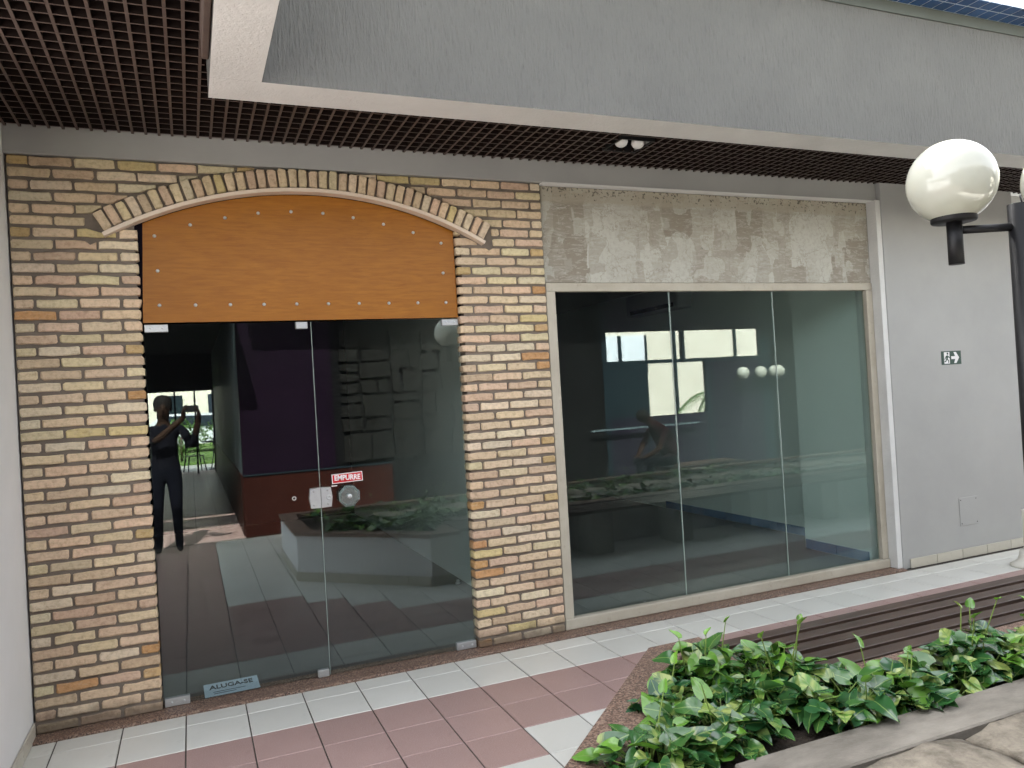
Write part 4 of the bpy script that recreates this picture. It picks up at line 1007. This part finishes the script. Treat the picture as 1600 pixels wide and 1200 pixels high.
# photographer, standing, holding a phone out at eye height
ph = thing('person', (-.29, -4.95, 0), 'standing person in dark clothes raising a phone, mirrored in the left glass door', 'person')
bx0, by0 = -.29, -4.97
V = [((bx0, by0, .95), (.15, .11)), ((bx0, by0, 1.12), (.135, .10)), ((bx0, by0, 1.32), (.165, .105)), ((bx0, by0, 1.43), (.09, .075)), ((bx0+.005, by0+.02, 1.50), .055), ((bx0+.01, by0+.05, 1.585), (.075, .09)), ((bx0+.01, by0+.045, 1.68), (.078, .095)), ((bx0+.01, by0+.04, 1.745), (.045, .055)),
     ((bx0+.19, by0, 1.40), .062), ((bx0+.30, by0+.14, 1.19), .047), ((.088, -4.655, 1.50), .030),
     ((bx0-.19, by0, 1.40), .062), ((bx0-.10, by0+.22, 1.26), .047), ((-.068, -4.655, 1.52), .030),
     ((bx0+.09, by0, .86), (.095, .10)), ((bx0+.10, by0+.02, .48), .062), ((bx0+.105, by0-.02, .09), .045), ((bx0+.115, by0+.13, .042), (.042, .034)),
     ((bx0-.09, by0, .86), (.095, .10)), ((bx0-.10, by0+.02, .48), .062), ((bx0-.105, by0-.03, .09), .045), ((bx0-.115, by0+.12, .042), (.042, .034))]
Eg = [(0, 1), (1, 2), (2, 3), (3, 4), (4, 5), (5, 6), (6, 7), (2, 8), (8, 9), (9, 10), (2, 11), (11, 12), (12, 13), (0, 14), (14, 15), (15, 16), (16, 17), (0, 18), (18, 19), (19, 20), (20, 21)]
hand(V, Eg, 10, (0, .35, .8), (0, -.8, .35), (-1, .1, 0)); hand(V, Eg, 13, (0, .35, .8), (0, .8, -.35), (1, .1, 0))
skinned('body', V, Eg, 0, [('rubber', lambda c: c.z < .075), ('trousers_dark', lambda c: c.z < .97), ('shirt_dark', lambda c: c.z < 1.45 and c.y < -4.72), ('skin', lambda c: True)], ph)
hd = lathe('hair', [(.098, -.02), (.102, .03), (.088, .08), (.05, .112), (0, .12)], (bx0+.01, by0+.025, 1.67), 'hair_black', ph, 20)
for sx_ in (-1, 1): lathe('ear', [(0, -.03), (.012, -.02), (.016, 0), (.012, .02), (0, .03)], (bx0+.01+sx_*.082, by0+.04, 1.63), 'skin', ph, 10)
lathe('nose', [(0, -.022), (.014, -.018), (.008, .012), (0, .022)], (bx0+.01, by0+.145, 1.625), 'skin', ph, 10)
for sx_ in (-1, 1): lathe('eye', [(0, -.010), (.010, -.004), (.010, .004), (0, .010)], (bx0+.01+sx_*.032, by0+.132, 1.655), 'hair_black', ph, 10)
box('mouth', bx0-.012, bx0+.032, by0+.128, by0+.138, 1.578, 1.585, 'shirt_maroon', ph)
mp_ = thing('mobile_phone', (.012, -4.585, 1.58), 'black phone held sideways by the mirrored photographer', 'phone')
box('case', -.062, .090, -4.592, -4.584, 1.578, 1.652, 'black_paint', mp_, .002); box('screen', -.058, .086, -4.5928, -4.5922, 1.582, 1.648, 'car_glass', mp_); lathe('lens', [(0, .0), (.007, 0), (.007, .003), (0, .003)], (0, 0, 0), 'black_matte', mp_, 14).data.transform(Matrix.Translation((.002, -4.5838, 1.6)) @ Matrix.Rotation(R(-90), 4, 'X'))
# seated person on a block across the planter
ss = thing('stone_seat', (6.4, -4.35, 0), 'pale concrete seat block under the crouched person', 'seat')
box('block', 5.98, 7.2, -4.55, -4.12, 0, .40, 'concrete_pale', ss, .01); box('seat_slab', 5.95, 7.25, -4.58, -4.09, .401, .44, 'bench_timber', ss, .006)
sp_ = thing('person', (6.1, -4.33, .44), 'seated person in maroon shirt bent forward, mirrored in the plain shop window', 'person')
sx0, sy0 = 6.12, -4.33
V = [((sx0, sy0, .56), (.13, .15)), ((sx0-.06, sy0, .74), (.12, .14)), ((sx0-.20, sy0, .96), (.125, .17)), ((sx0-.30, sy0, 1.05), (.07, .08)), ((sx0-.36, sy0, 1.09), .05), ((sx0-.43, sy0, 1.13), (.085, .072)), ((sx0-.50, sy0, 1.15), (.075, .065)),
     ((sx0-.22, sy0+.18, .95), .058), ((sx0-.34, sy0+.22, .72), .044), ((sx0-.50, sy0+.10, .60), .030), ((sx0-.22, sy0-.18, .95), .058), ((sx0-.34, sy0-.22, .72), .044), ((sx0-.50, sy0-.10, .60), .030),
     ((sx0-.06, sy0+.10, .54), .088), ((sx0-.46, sy0+.14, .52), .064), ((sx0-.42, sy0+.14, .09), .044), ((sx0-.54, sy0+.15, .044), (.040, .034)),
     ((sx0-.06, sy0-.10, .54), .088), ((sx0-.46, sy0-.14, .52), .064), ((sx0-.40, sy0-.14, .09), .044), ((sx0-.52, sy0-.15, .044), (.040, .034))]
Eg = [(0, 1), (1, 2), (2, 3), (3, 4), (4, 5), (5, 6), (2, 7), (7, 8), (8, 9), (2, 10), (10, 11), (11, 12), (0, 13), (13, 14), (14, 15), (15, 16), (0, 17), (17, 18), (18, 19), (19, 20)]
hand(V, Eg, 9, (-.8, -.4, -.2), (0, .2, 1), (0, -.5, -.8)); hand(V, Eg, 12, (-.8, .4, -.2), (0, -.2, 1), (0, .5, -.8))
skinned('body', V, Eg, 0, [('rubber', lambda c: c.z < .08), ('trousers_dark', lambda c: c.z < .60), ('shirt_maroon', lambda c: c.x > sx0-.33 and c.z > .6), ('skin', lambda c: True)], sp_)
hr = lathe('hair', [(.088, -.01), (.092, .03), (.07, .075), (.035, .096), (0, .10)], (0, 0, 0), 'hair_black', sp_, 20); hr.data.transform(Matrix.Translation((sx0-.44, sy0, 1.15)) @ Matrix.Rotation(R(-35), 4, 'Y'))
